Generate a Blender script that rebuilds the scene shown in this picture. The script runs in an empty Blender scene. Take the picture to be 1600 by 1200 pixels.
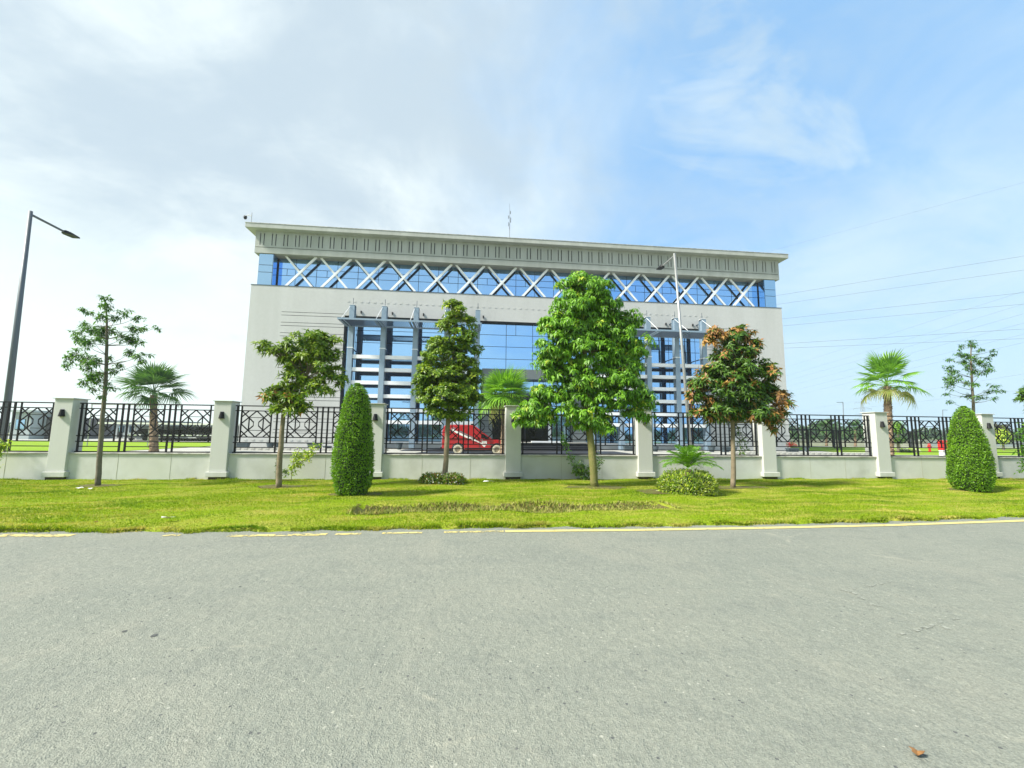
import bpy, math, random
import numpy as np
from mathutils import Vector, Matrix
rnd = random.Random(7)
RNG = np.random.default_rng(7)
C = bpy.context.scene.collection
sc = bpy.context.scene
R = math.radians

# ------------------------------------------------------------------ camera
F_PX, PITCH, ROLL, YAW, EYE = 660.0, 0.11423555, 0.01063324, 0.10548815, 1.5
_F = Vector((math.sin(YAW)*math.cos(PITCH), math.cos(YAW)*math.cos(PITCH), math.sin(PITCH)))
_r0 = Vector((math.cos(YAW), -math.sin(YAW), 0)); _u0 = _r0.cross(_F)
_r = _r0*math.cos(ROLL) + _u0*math.sin(ROLL)
_u = -_r0*math.sin(ROLL) + _u0*math.cos(ROLL)
cam = bpy.data.cameras.new('camera'); camo = bpy.data.objects.new('camera', cam); C.objects.link(camo)
cam.sensor_width = 36; cam.lens = F_PX/1600*36; cam.clip_start = 0.1; cam.clip_end = 6000
camo.matrix_world = Matrix(((_r.x,_u.x,-_F.x,0),(_r.y,_u.y,-_F.y,0),(_r.z,_u.z,-_F.z,EYE),(0,0,0,1)))
sc.camera = camo
def ray(px, py): return _r*(px-800) + _u*(600-py) + _F*F_PX
def sight(px, py, Y):            # a measured point of the photograph, at its distance Y
    d = ray(px, py); t = Y/d.y; return Vector((d.x*t, Y, d.z*t+EYE))
def gpt(px, py, z=0.0):          # same, on the ground
    d = ray(px, py); t = (z-EYE)/d.z; return Vector((d.x*t, d.y*t, z))

# ------------------------------------------------------------------ light
SUN_EL = 46.0                    # hazy sun from the left, a little on the camera's side of the facade
sun_dir = Vector((-math.cos(R(SUN_EL))*0.99, -math.cos(R(SUN_EL))*0.32, math.sin(R(SUN_EL)))).normalized()
w = bpy.data.worlds.new('World'); sc.world = w; w.use_nodes = True
nt = w.node_tree; nt.nodes.clear()
N = nt.nodes.new; L = nt.links.new
out = N('ShaderNodeOutputWorld'); bg = N('ShaderNodeBackground'); bg.inputs['Strength'].default_value = 0.115
L(bg.outputs[0], out.inputs[0])
sky = N('ShaderNodeTexSky'); sky.sky_type = 'NISHITA'; sky.sun_disc = False
sky.sun_elevation = R(SUN_EL); sky.sun_rotation = math.atan2(sun_dir.x, sun_dir.y)
sky.air_density = 1.0; sky.dust_density = 1.2; sky.ozone_density = 1.3; sky.altitude = 0
tc = N('ShaderNodeTexCoord'); sep = N('ShaderNodeSeparateXYZ'); L(tc.outputs['Generated'], sep.inputs[0])
def M_(op, a, b=None, c=None, clamp=False):
    n = N('ShaderNodeMath'); n.operation = op; n.use_clamp = clamp
    for i, v in enumerate((a, b, c)):
        if v is None: continue
        if isinstance(v, (int, float)): n.inputs[i].default_value = v
        else: L(v, n.inputs[i])
    return n.outputs[0]
def ramp_(x, a, b):              # smooth 0..1 between a and b
    n = N('ShaderNodeMapRange'); n.interpolation_type = 'SMOOTHSTEP'
    L(x, n.inputs[0]); n.inputs[1].default_value = a; n.inputs[2].default_value = b; return n.outputs[0]
zc = M_('MAXIMUM', sep.outputs[2], 0.0)
den = M_('ADD', zc, 0.30)
cu = M_('DIVIDE', sep.outputs[0], den); cv = M_('DIVIDE', sep.outputs[1], den)
comb = N('ShaderNodeCombineXYZ'); L(cu, comb.inputs[0]); L(cv, comb.inputs[1])
def noise_(scale, detail, rough, dist, off, lac=2.0):
    mp = N('ShaderNodeMapping'); mp.inputs['Location'].default_value = off; L(comb.outputs[0], mp.inputs[0])
    n = N('ShaderNodeTexNoise'); n.inputs['Scale'].default_value = scale; n.inputs['Detail'].default_value = detail
    n.inputs['Roughness'].default_value = rough; n.inputs['Distortion'].default_value = dist
    L(mp.outputs[0], n.inputs['Vector']); return n.outputs[0]
n1 = noise_(1.05, 7, 0.55, 0.5, (3.1, 1.7, 0)); n2 = noise_(1.5, 7, 0.58, 0.5, (9.4, 4.2, 0)); n3 = noise_(3.6, 6, 0.62, 0.6, (1.4, 7.7, 0))
def mixc(fac, a, b):
    n = N('ShaderNodeMix'); n.data_type = 'RGBA'
    if isinstance(fac, (int, float)): n.inputs[0].default_value = fac
    else: L(fac, n.inputs[0])
    for i, v in ((6, a), (7, b)):
        if isinstance(v, tuple): n.inputs[i].default_value = (*v, 1)
        else: L(v, n.inputs[i])
    return n.outputs[2]
# thick veil on the left, a clear lane, thinner cloud again to the right
left = ramp_(M_('ADD', cu, M_('MULTIPLY', n1, 0.9)), 1.25, 0.0)
rgt = M_('MULTIPLY', ramp_(M_('ADD', cu, M_('MULTIPLY', n2, 0.7)), 0.85, 1.45), 0.45)
cov = M_('ADD', M_('ADD', M_('MULTIPLY', n1, 0.80), M_('MULTIPLY', n3, 0.80)), M_('ADD', M_('MULTIPLY', left, 0.80), rgt))
cloud = M_('MULTIPLY', ramp_(cov, 0.70, 1.50), 0.94)
# wisps drawn out by the wind, mostly on the right
mpw = N('ShaderNodeMapping'); mpw.inputs['Location'].default_value = (2.2, 0.4, 0); mpw.inputs['Rotation'].default_value = (0, 0, R(-38)); mpw.inputs['Scale'].default_value = (1.0, 2.1, 1); L(comb.outputs[0], mpw.inputs[0])
nw = N('ShaderNodeTexNoise'); nw.inputs['Scale'].default_value = 1.9; nw.inputs['Detail'].default_value = 8; nw.inputs['Roughness'].default_value = 0.6; nw.inputs['Distortion'].default_value = 0.7; L(mpw.outputs[0], nw.inputs['Vector'])
wisp = M_('MULTIPLY', ramp_(M_('ADD', nw.outputs[0], M_('MULTIPLY', M_('SUBTRACT', n3, 0.5), 0.35)), 0.46, 0.72), 0.72)
cloud = M_('MAXIMUM', cloud, wisp)
K = 1/0.12
hz = ramp_(sep.outputs[2], 0.42, 0.0)         # milky air near the horizon
right_ = ramp_(cu, -0.1, 1.3)
mask = M_('MAXIMUM', cloud, M_('MULTIPLY', hz, 0.95))
white = tuple(v*K for v in (0.325, 0.355, 0.352)); grey = tuple(v*K for v in (0.198, 0.238, 0.266)); haze = tuple(v*K for v in (0.325, 0.375, 0.36)); hazr = tuple(v*K for v in (0.188, 0.268, 0.330))
zgrey = M_('MULTIPLY', ramp_(M_('ADD', n2, M_('MULTIPLY', n3, 0.35)), 0.44, 0.80), ramp_(sep.outputs[2], 0.10, 0.42))
ccol = mixc(zgrey, white, grey)
ccol = mixc(M_('MULTIPLY', right_, 0.62), ccol, hazr)
hcol = mixc(right_, haze, hazr)
ccol = mixc(M_('MULTIPLY', hz, 0.9), ccol, hcol)
skyc = mixc(0.82, sky.outputs[0], tuple(v*K for v in (0.090, 0.184, 0.302)))
fin = mixc(mask, skyc, ccol)
L(fin, bg.inputs['Color'])

sl = bpy.data.lights.new('sun', 'SUN'); sl.energy = 2.6; sl.angle = R(9); sl.color = (1.0, 0.95, 0.85)
so = bpy.data.objects.new('sun', sl); C.objects.link(so)
so.rotation_euler = sun_dir.to_track_quat('Z', 'Y').to_euler()
sc.view_settings.view_transform = 'Standard'; sc.view_settings.look = 'None'
sc.view_settings.exposure = 1.72; sc.view_settings.gamma = 1; sc.view_settings.use_curve_mapping = False
sc.cycles.max_bounces = 6; sc.cycles.transparent_max_bounces = 8; sc.cycles.caustics_reflective = False; sc.cycles.caustics_refractive = False

# ------------------------------------------------------------------ materials
def mat(name, col, rough=0.7, metal=0.0, spec=0.5, col2=None, nscale=5.0, ndetail=5, nlo=0.35, nhi=0.65, bump=0.0, bscale=60.0, bdist=0.01,
        streak=False, rand=None, transl=None, coat=0.0, col3=None, n3scale=0.6, fine=0.0, fscale=80.0, st=None, dark=None):
    m = bpy.data.materials.new(name); m.use_nodes = True; t = m.node_tree; p = t.nodes['Principled BSDF']
    nn = t.nodes.new; ll = t.links.new
    p.inputs['Roughness'].default_value = rough; p.inputs['Metallic'].default_value = metal
    p.inputs['Specular IOR Level'].default_value = spec; p.inputs['Coat Weight'].default_value = coat
    tcn = nn('ShaderNodeTexCoord'); src = tcn.outputs['Object']
    def mixn(fac, a, b):
        n = nn('ShaderNodeMix'); n.data_type = 'RGBA'; ll(fac, n.inputs[0])
        for i, v in ((6, a), (7, b)):
            if isinstance(v, tuple): n.inputs[i].default_value = (*v, 1)
            else: ll(v, n.inputs[i])
        return n.outputs[2]
    def nz(scale, det, lo, hi, stretch=None):
        s = src
        if stretch:
            mp = nn('ShaderNodeMapping'); mp.inputs['Scale'].default_value = stretch; ll(src, mp.inputs[0]); s = mp.outputs[0]
        n = nn('ShaderNodeTexNoise'); n.inputs['Scale'].default_value = scale; n.inputs['Detail'].default_value = det; n.inputs['Roughness'].default_value = 0.6
        ll(s, n.inputs['Vector'])
        r = nn('ShaderNodeMapRange'); r.inputs[1].default_value = lo; r.inputs[2].default_value = hi; ll(n.outputs[0], r.inputs[0]); return r.outputs[0]
    cur = col
    if col2: cur = mixn(nz(nscale, ndetail, nlo, nhi, (1, 1, 0.12) if streak else None), cur, col2)
    if col3: cur = mixn(nz(n3scale, 3, 0.45, 0.7), cur, col3)
    if rand:
        g = nn('ShaderNodeNewGeometry'); r = nn('ShaderNodeValToRGB'); ll(g.outputs['Random Per Island'], r.inputs[0])
        e = r.color_ramp.elements; e[0].color = (*rand[0], 1); e[1].color = (*rand[-1], 1)
        for i, cc in enumerate(rand[1:-1]):
            x = e.new((i+1)/(len(rand)-1)); x.color = (*cc, 1)
        cur = r.outputs[0]
        if col2: cur = mixn(nz(nscale, ndetail, nlo, nhi, st), cur, col2)
    if dark: cur = mixn(nz(dark[1], 5, 0.50, 0.68, dark[2]), cur, dark[0])
    if fine:
        f = nz(fscale, 3, 0.3, 0.7)
        mm = nn('ShaderNodeMapRange'); ll(f, mm.inputs[0]); mm.inputs[3].default_value = 1-fine; mm.inputs[4].default_value = 1+fine
        hs = nn('ShaderNodeMix'); hs.data_type = 'RGBA'; hs.blend_type = 'MULTIPLY'; hs.inputs[0].default_value = 1
        if isinstance(cur, tuple): hs.inputs[6].default_value = (*cur, 1)
        else: ll(cur, hs.inputs[6])
        cb = nn('ShaderNodeCombineColor'); [ll(mm.outputs[0], cb.inputs[i]) for i in range(3)]; ll(cb.outputs[0], hs.inputs[7]); cur = hs.outputs[2]
    if isinstance(cur, tuple): p.inputs['Base Color'].default_value = (*cur, 1)
    else: ll(cur, p.inputs['Base Color'])
    if bump:
        n = nn('ShaderNodeTexNoise'); n.inputs['Scale'].default_value = bscale; n.inputs['Detail'].default_value = 4; ll(src, n.inputs['Vector'])
        b = nn('ShaderNodeBump'); b.inputs['Strength'].default_value = bump; b.inputs['Distance'].default_value = bdist; ll(n.outputs[0], b.inputs['Height']); ll(b.outputs[0], p.inputs['Normal'])
    if transl:
        tr = nn('ShaderNodeBsdfTranslucent'); ms = nn('ShaderNodeMixShader'); ms.inputs[0].default_value = transl[0]
        if isinstance(cur, tuple): tr.inputs[0].default_value = (*[min(1, c*transl[1]) for c in cur], 1)
        else:
            g2 = nn('ShaderNodeMix'); g2.data_type = 'RGBA'; g2.blend_type = 'MULTIPLY'; g2.inputs[0].default_value = 1; ll(cur, g2.inputs[6]); g2.inputs[7].default_value = (transl[1], transl[1], transl[1]*0.4, 1); ll(g2.outputs[2], tr.inputs[0])
        ll(p.outputs[0], ms.inputs[1]); ll(tr.outputs[0], ms.inputs[2]); ll(ms.outputs[0], t.nodes['Material Output'].inputs[0])
    return m

MT = {}
MT['plaster'] = mat('pale_plaster', (0.58, 0.59, 0.56), 0.85, col2=(0.44, 0.45, 0.40), nscale=1.6, nlo=0.42, nhi=0.8, bump=0.15, bscale=40, col3=(0.55, 0.56, 0.49), n3scale=0.5, fine=0.05)
MT['plaster_pillar'] = mat('pillar_plaster', (0.54, 0.55, 0.515), 0.85, col2=(0.41, 0.425, 0.37), nscale=1.5, nlo=0.45, nhi=0.85, streak=True, bump=0.15, bscale=40, fine=0.05)
MT['wall'] = mat('building_wall_paint', (0.505, 0.51, 0.50), 0.8, col2=(0.435, 0.44, 0.425), nscale=0.5, nlo=0.45, nhi=0.8, streak=True, bump=0.08, bscale=30, fine=0.03, fscale=4)
MT['frieze'] = mat('frieze_paint', (0.43, 0.445, 0.41), 0.8, col2=(0.35, 0.365, 0.33), nscale=1.1, streak=True, fine=0.03, fscale=5)
MT['groove'] = mat('groove_grey', (0.05, 0.055, 0.06), 0.8)  # dark tone paints in the shade inside the wall grooves
MT['dark'] = mat('dark_frame', (0.012, 0.015, 0.020), 0.5, spec=0.3)
MT['white_metal'] = mat('white_cladding', (0.86, 0.87, 0.88), 0.35, spec=0.5, col2=(0.80, 0.82, 0.84), nscale=1.5)
MT['steel'] = mat('blue_grey_steel', (0.26, 0.35, 0.43), 0.42, metal=0.1, col2=(0.22, 0.30, 0.38), nscale=1.2)
MT['steel_dark'] = mat('dark_blue_steel', (0.05, 0.075, 0.11), 0.55, spec=0.3)
MT['glass'] = mat('blue_reflective_glass', (0.33, 0.56, 0.85), 0.035, metal=1.0, bump=0.04, bscale=0.9, bdist=0.02)
MT['glass_pale'] = mat('pale_blue_glass', (0.36, 0.55, 0.72), 0.05, metal=1.0, bump=0.03, bscale=0.9, bdist=0.02)
MT['glass_dark'] = mat('dark_glass', (0.008, 0.010, 0.010), 0.08, spec=0.22)
MT['portal'] = mat('grey_portal_cladding', (0.17, 0.19, 0.20), 0.4, metal=0.2, col2=(0.15, 0.17, 0.175), nscale=0.8)
MT['iron'] = mat('black_painted_iron', (0.008, 0.009, 0.011), 0.5, spec=0.25)
MT['lampblack'] = mat('black_lamp_metal', (0.010, 0.011, 0.013), 0.5, spec=0.25)
MT['pole'] = mat('galvanised_pole', (0.36, 0.37, 0.36), 0.45, metal=0.5, col2=(0.30, 0.31, 0.30), nscale=3)
MT['pole_dark'] = mat('dark_grey_pole', (0.12, 0.14, 0.155), 0.5, metal=0.3)
MT['granite'] = mat('black_granite', (0.016, 0.018, 0.022), 0.5, spec=0.25, col2=(0.05, 0.052, 0.06), nscale=30)
MT['paving'] = mat('compound_paving', (0.40, 0.40, 0.365), 0.85, col2=(0.32, 0.32, 0.29), nscale=1.2, fine=0.06)
MT['kerb'] = mat('pale_marble_kerb', (0.52, 0.51, 0.46), 0.6, col2=(0.30, 0.30, 0.27), nscale=3.5, nlo=0.45, nhi=0.6)
MT['grass'] = mat('lawn_grass', (0.155, 0.235, 0.012), 0.8, spec=0.2, rand=[(0.13, 0.22, 0.005), (0.20, 0.31, 0.008), (0.24, 0.34, 0.010), (0.33, 0.37, 0.03)], col2=(0.52, 0.44, 0.13), nscale=1.6, nlo=0.47, nhi=0.66, st=(0.4, 1.5, 1), dark=((0.10, 0.20, 0.003), 1.1, (0.5, 1.3, 1)), transl=(0.3, 1.4))
MT['grass_base'] = mat('lawn_turf', (0.18, 0.26, 0.008), 0.9, spec=0.1, col2=(0.32, 0.29, 0.06), nscale=0.9, nlo=0.45, nhi=0.75, bump=0.6, bscale=45, bdist=0.03, fine=0.35, fscale=25)
MT['straw'] = mat('dry_straw_grass', (0.30, 0.26, 0.10), 0.9, rand=[(0.16, 0.10, 0.035), (0.32, 0.32, 0.06), (0.18, 0.27, 0.015), (0.46, 0.40, 0.16)])
MT['soil'] = mat('brown_soil', (0.085, 0.058, 0.018), 0.95, col2=(0.12, 0.14, 0.02), nscale=9, bump=0.8, bscale=30, bdist=0.03)
MT['far_green'] = mat('far_ground_green', (0.12, 0.17, 0.035), 0.95, col2=(0.17, 0.17, 0.07), nscale=0.05)
MT['lawn_in'] = mat('compound_lawn', (0.17, 0.29, 0.014), 0.9, spec=0.1, col2=(0.21, 0.31, 0.02), nscale=0.5, fine=0.2, fscale=8)
MT['red'] = mat('red_vehicle_paint', (0.42, 0.008, 0.012), 0.28, coat=0.5, spec=0.5, col2=(0.37, 0.009, 0.012), nscale=2)
MT['white'] = mat('white_paint', (0.74, 0.74, 0.70), 0.5)
MT['offwhite_tyre'] = mat('white_tyre_cover', (0.48, 0.46, 0.36), 0.7, col2=(0.36, 0.33, 0.24), nscale=12)
MT['rubber'] = mat('black_rubber', (0.016, 0.016, 0.017), 0.7)
MT['hub'] = mat('beige_hub', (0.30, 0.25, 0.16), 0.5)
MT['silver'] = mat('silver_paint', (0.45, 0.47, 0.48), 0.35, metal=0.5)
MT['black_car'] = mat('black_car_paint', (0.014, 0.018, 0.02), 0.2, coat=0.6)
MT['green_grey_car'] = mat('grey_car_paint', (0.09, 0.11, 0.12), 0.25, coat=0.6)
MT['chrome'] = mat('chrome', (0.7, 0.7, 0.7), 0.2, metal=1.0)
MT['headlamp'] = mat('lamp_glass', (0.62, 0.64, 0.62), 0.15)
MT['yellow'] = mat('yellow_paint', (0.62, 0.50, 0.16), 0.7, col2=(0.50, 0.44, 0.20), nscale=8, fine=0.1, fscale=60)
MT['pot'] = mat('slate_blue_pot', (0.045, 0.07, 0.085), 0.6, col2=(0.06, 0.085, 0.10), nscale=5)
MT['redbox'] = mat('red_enamel', (0.55, 0.02, 0.015), 0.4)
MT['flower_red'] = mat('red_flower', (0.45, 0.02, 0.02), 0.6)
MT['flower_white'] = mat('white_flower', (0.75, 0.75, 0.62), 0.6)
MT['pale_wall'] = mat('pale_low_wall', (0.50, 0.50, 0.40), 0.85, col2=(0.42, 0.42, 0.33), nscale=1)
MT['house_a'] = mat('pale_blue_grey_wall', (0.36, 0.41, 0.42), 0.8); MT['house_b'] = mat('slate_grey_roof', (0.14, 0.17, 0.19), 0.7); MT['house_c'] = mat('mauve_net', (0.12, 0.11, 0.12), 0.9, col2=(0.085, 0.08, 0.09), nscale=2)
MT['canopy'] = mat('white_canopy', (0.72, 0.72, 0.70), 0.5)
MT['shade'] = mat('dark_shade_cloth', (0.025, 0.03, 0.04), 0.8)
MT['pylon'] = mat('galvanised_lattice', (0.22, 0.235, 0.25), 0.5, metal=0.4)
MT['wire'] = mat('aluminium_wire', (0.20, 0.22, 0.24), 0.5, metal=0.3)
MT['leaf_brown'] = mat('dead_leaf', (0.28, 0.14, 0.04), 0.7, col2=(0.18, 0.08, 0.025), nscale=30)
MT['brick_dark'] = mat('dark_footing_brick', (0.075, 0.06, 0.045), 0.9, col2=(0.04, 0.035, 0.03), nscale=12)
def bark(name, c1, c2, s=6): return mat(name, c1, 0.9, col2=c2, nscale=s, bump=0.6, bscale=25, bdist=0.02)
MT['bark_grey'] = bark('grey_brown_bark', (0.12, 0.105, 0.07), (0.17, 0.15, 0.11))
MT['bark_tan'] = bark('tan_bark', (0.26, 0.21, 0.14), (0.17, 0.135, 0.085))
MT['bark_olive'] = bark('olive_green_bark', (0.14, 0.15, 0.035), (0.19, 0.17, 0.06))
MT['bark_palm'] = bark('palm_trunk', (0.27, 0.19, 0.115), (0.15, 0.10, 0.06), 9)
MT['boot'] = bark('palm_boots', (0.33, 0.25, 0.165), (0.20, 0.13, 0.075), 9)
def leafm(name, cols, tr=(0.28, 1.5), rough=0.42):
    hi = cols[min(2, len(cols)-1)]
    return mat(name, cols[0], rough, spec=0.4, rand=cols, transl=tr, col2=tuple(min(.6, c*1.15+0.01) for c in hi), nscale=1.7, ndetail=4, nlo=0.50, nhi=0.80)
MT['lf_big'] = leafm('bright_green_leaf', [(0.061, 0.173, 0.009), (0.131, 0.314, 0.013), (0.210, 0.429, 0.022), (0.079, 0.214, 0.011)])
MT['lf_dark'] = leafm('deep_green_leaf', [(0.052, 0.124, 0.009), (0.114, 0.223, 0.011), (0.228, 0.330, 0.017), (0.052, 0.132, 0.011)])
MT['lf_mango'] = leafm('dark_long_leaf', [(0.032, 0.091, 0.013), (0.061, 0.148, 0.017), (0.105, 0.198, 0.013), (0.038, 0.099, 0.015)])
MT['lf_orange'] = leafm('young_orange_leaf', [(0.42, 0.19, 0.07), (0.50, 0.28, 0.08), (0.33, 0.16, 0.07), (0.46, 0.34, 0.08)])
MT['lf_long'] = leafm('long_green_leaf', [(0.052, 0.132, 0.009), (0.131, 0.256, 0.011), (0.245, 0.330, 0.017), (0.061, 0.140, 0.011)])
MT['lf_sparse'] = leafm('blue_green_leaf', [(0.035, 0.116, 0.033), (0.061, 0.165, 0.039), (0.140, 0.297, 0.022), (0.035, 0.107, 0.033)])
MT['lf_hedge'] = leafm('clipped_leaf', [(0.070, 0.165, 0.009), (0.123, 0.281, 0.011), (0.210, 0.396, 0.017), (0.088, 0.198, 0.011)])
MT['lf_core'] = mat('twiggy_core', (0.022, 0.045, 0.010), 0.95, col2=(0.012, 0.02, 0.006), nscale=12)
MT['lf_yel'] = leafm('yellow_green_leaf', [(0.175, 0.330, 0.013), (0.315, 0.478, 0.022), (0.525, 0.594, 0.055), (0.123, 0.247, 0.013)])
MT['lf_var'] = leafm('cream_edged_leaf', [(0.04, 0.11, 0.01), (0.17, 0.26, 0.03), (0.45, 0.50, 0.20), (0.05, 0.13, 0.015)])
MT['palm_g'] = leafm('palm_green', [(0.096, 0.231, 0.022), (0.158, 0.346, 0.022), (0.228, 0.446, 0.033)], tr=(0.3, 1.5))
MT['palm_d'] = leafm('palm_dark_green', [(0.03, 0.09, 0.03), (0.05, 0.13, 0.035), (0.08, 0.18, 0.035)], tr=(0.3, 1.5))
MT['palm_y'] = leafm('palm_old_yellow', [(0.20, 0.25, 0.05), (0.28, 0.31, 0.08), (0.33, 0.31, 0.11)], tr=(0.3, 1.4))
MT['date_g'] = leafm('date_frond_green', [(0.070, 0.181, 0.013), (0.123, 0.281, 0.017), (0.175, 0.363, 0.022)], tr=(0.3, 1.5))
MT['lf_far'] = leafm('far_tree_leaf', [(0.025, 0.07, 0.03), (0.04, 0.10, 0.035), (0.07, 0.13, 0.03)])
MT['lf_purple'] = leafm('purple_brown_leaf', [(0.05, 0.03, 0.03), (0.04, 0.06, 0.02), (0.08, 0.05, 0.03)])

# asphalt of its own
def asphalt():
    m = bpy.data.materials.new('worn_asphalt'); m.use_nodes = True; t = m.node_tree; p = t.nodes['Principled BSDF']; nn = t.nodes.new; ll = t.links.new
    p.inputs['Roughness'].default_value = 0.85; p.inputs['Specular IOR Level'].default_value = 0.3
    tcn = nn('ShaderNodeTexCoord'); o = tcn.outputs['Object']
    def nz(s, d, lo, hi, st=None, dist=0, clamp=True):
        v = o
        if st: mp = nn('ShaderNodeMapping'); mp.inputs['Scale'].default_value = st; mp.inputs['Rotation'].default_value = (0, 0, 0.1); ll(o, mp.inputs[0]); v = mp.outputs[0]
        n = nn('ShaderNodeTexNoise'); n.inputs['Scale'].default_value = s; n.inputs['Detail'].default_value = d; n.inputs['Roughness'].default_value = 0.65; n.inputs['Distortion'].default_value = dist; ll(v, n.inputs['Vector'])
        r = nn('ShaderNodeMapRange'); r.inputs[1].default_value = lo; r.inputs[2].default_value = hi; r.clamp = clamp; ll(n.outputs[0], r.inputs[0]); return r.outputs[0]
    def mx(f, a, b, mode='MIX'):
        n = nn('ShaderNodeMix'); n.data_type = 'RGBA'; n.blend_type = mode
        if isinstance(f, float): n.inputs[0].default_value = f
        else: ll(f, n.inputs[0])
        for i, v in ((6, a), (7, b)):
            if isinstance(v, tuple): n.inputs[i].default_value = (*v, 1)
            else: ll(v, n.inputs[i])
        return n.outputs[2]
    c = mx(nz(0.35, 6, 0.35, 0.65), (0.200, 0.215, 0.180), (0.228, 0.238, 0.197))
    c = mx(nz(1.0, 5, 0.48, 0.75, (0.25, 1.3, 1)), c, (0.190, 0.204, 0.174))           # tyre bands along the road
    c = mx(nz(9, 5, 0.50, 0.75), c, (0.252, 0.262, 0.215))
    c = mx(nz(0.9, 7, 0.50, 0.72, (1.0, 0.6, 1), 1.2), c, (0.240, 0.246, 0.202))
    c = mx(nz(2.6, 6, 0.54, 0.75), c, (0.180, 0.193, 0.165))
    c = mx(nz(22, 4, 0.60, 0.80), c, (0.150, 0.160, 0.140))
    # aggregate
    vo = nn('ShaderNodeTexVoronoi'); vo.inputs['Scale'].default_value = 130; ll(o, vo.inputs['Vector'])
    sepc = nn('ShaderNodeSeparateColor'); ll(vo.outputs['Color'], sepc.inputs[0])
    r1 = nn('ShaderNodeMapRange'); r1.inputs[1].default_value = 0.0; r1.inputs[2].default_value = 1; r1.inputs[3].default_value = 0.80; r1.inputs[4].default_value = 1.2; ll(sepc.outputs[0], r1.inputs[0])
    cb = nn('ShaderNodeCombineColor'); [ll(r1.outputs[0], cb.inputs[i]) for i in range(3)]
    c = mx(0.9, c, cb.outputs[0], 'MULTIPLY')
    vo2 = nn('ShaderNodeTexVoronoi'); vo2.inputs['Scale'].default_value = 26; ll(o, vo2.inputs['Vector'])
    sc2 = nn('ShaderNodeSeparateColor'); ll(vo2.outputs['Color'], sc2.inputs[0])
    a = nn('ShaderNodeMath'); a.operation = 'LESS_THAN'; ll(vo2.outputs['Distance'], a.inputs[0]); a.inputs[1].default_value = 0.22
    b = nn('ShaderNodeMath'); b.operation = 'GREATER_THAN'; ll(sc2.outputs[1], b.inputs[0]); b.inputs[1].default_value = 0.94
    ab = nn('ShaderNodeMath'); ab.operation = 'MULTIPLY'; ll(a.outputs[0], ab.inputs[0]); ll(b.outputs[0], ab.inputs[1])
    c = mx(ab.outputs[0], c, (0.34, 0.345, 0.29))
    b2 = nn('ShaderNodeMath'); b2.operation = 'LESS_THAN'; ll(sc2.outputs[2], b2.inputs[0]); b2.inputs[1].default_value = 0.012
    ab2 = nn('ShaderNodeMath'); ab2.operation = 'MULTIPLY'; ll(a.outputs[0], ab2.inputs[0]); ll(b2.outputs[0], ab2.inputs[1])
    c = mx(ab2.outputs[0], c, (0.10, 0.105, 0.10))
    # scuffed scratches: thin pale lines where stretched cells meet
    mp = nn('ShaderNodeMapping'); mp.inputs['Scale'].default_value = (0.5, 0.9, 1); mp.inputs['Rotation'].default_value = (0, 0, 0.5); ll(o, mp.inputs[0])
    nd = nn('ShaderNodeTexNoise'); nd.inputs['Scale'].default_value = 1.5; nd.inputs['Detail'].default_value = 5; ll(mp.outputs[0], nd.inputs['Vector'])
    sc_n = nn('ShaderNodeVectorMath'); sc_n.operation = 'SCALE'; sc_n.inputs[3].default_value = 0.22; ll(nd.outputs['Color'], sc_n.inputs[0]); av = nn('ShaderNodeVectorMath'); av.operation = 'ADD'; ll(mp.outputs[0], av.inputs[0]); ll(sc_n.outputs[0], av.inputs[1])
    v3 = nn('ShaderNodeTexVoronoi'); v3.feature = 'DISTANCE_TO_EDGE'; v3.inputs['Scale'].default_value = 0.75; ll(av.outputs[0], v3.inputs['Vector'])
    lt = nn('ShaderNodeMapRange'); lt.inputs[1].default_value = 0.016; lt.inputs[2].default_value = 0.0; ll(v3.outputs['Distance'], lt.inputs[0])
    gate = nz(0.7, 3, 0.52, 0.60)
    gm = nn('ShaderNodeMath'); gm.operation = 'MULTIPLY'; ll(lt.outputs[0], gm.inputs[0]); g0 = nn('ShaderNodeMath'); g0.operation = 'MULTIPLY'; ll(gate, g0.inputs[0]); ll(nz(7, 4, 0.42, 0.62), g0.inputs[1]); ll(g0.outputs[0], gm.inputs[1])
    c = mx(gm.outputs[0], c, (0.30, 0.30, 0.24))
    ll(c, p.inputs['Base Color'])
    bn = nn('ShaderNodeBump'); bn.inputs['Strength'].default_value = 0.7; bn.inputs['Distance'].default_value = 0.006; ll(vo.outputs['Distance'], bn.inputs['Height'])
    bn2 = nn('ShaderNodeBump'); bn2.inputs['Strength'].default_value = 0.6; bn2.inputs['Distance'].default_value = 0.02; ll(nz(14, 5, 0.2, 0.8), bn2.inputs['Height']); ll(bn.outputs[0], bn2.inputs['Normal'])
    ll(bn2.outputs[0], p.inputs['Normal'])
    return m
MT['asphalt'] = asphalt()
def worn(name, base, thr):
    m = base.copy(); m.name = name; t = m.node_tree; p = t.nodes['Principled BSDF']
    tcn = t.nodes.new('ShaderNodeTexCoord'); n = t.nodes.new('ShaderNodeTexNoise'); n.inputs['Scale'].default_value = 9; n.inputs['Detail'].default_value = 8; n.inputs['Roughness'].default_value = 0.7
    t.links.new(tcn.outputs['Object'], n.inputs['Vector']); r = t.nodes.new('ShaderNodeMapRange'); r.inputs[1].default_value = thr-0.03; r.inputs[2].default_value = thr+0.03
    t.links.new(n.outputs[0], r.inputs[0]); t.links.new(r.outputs[0], p.inputs['Alpha']); return m
MT['yellow_ok'] = worn('yellow_line_paint', MT['yellow'], 0.37); MT['yellow_worn'] = worn('worn_yellow_line_paint', MT['yellow'], 0.47)

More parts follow.
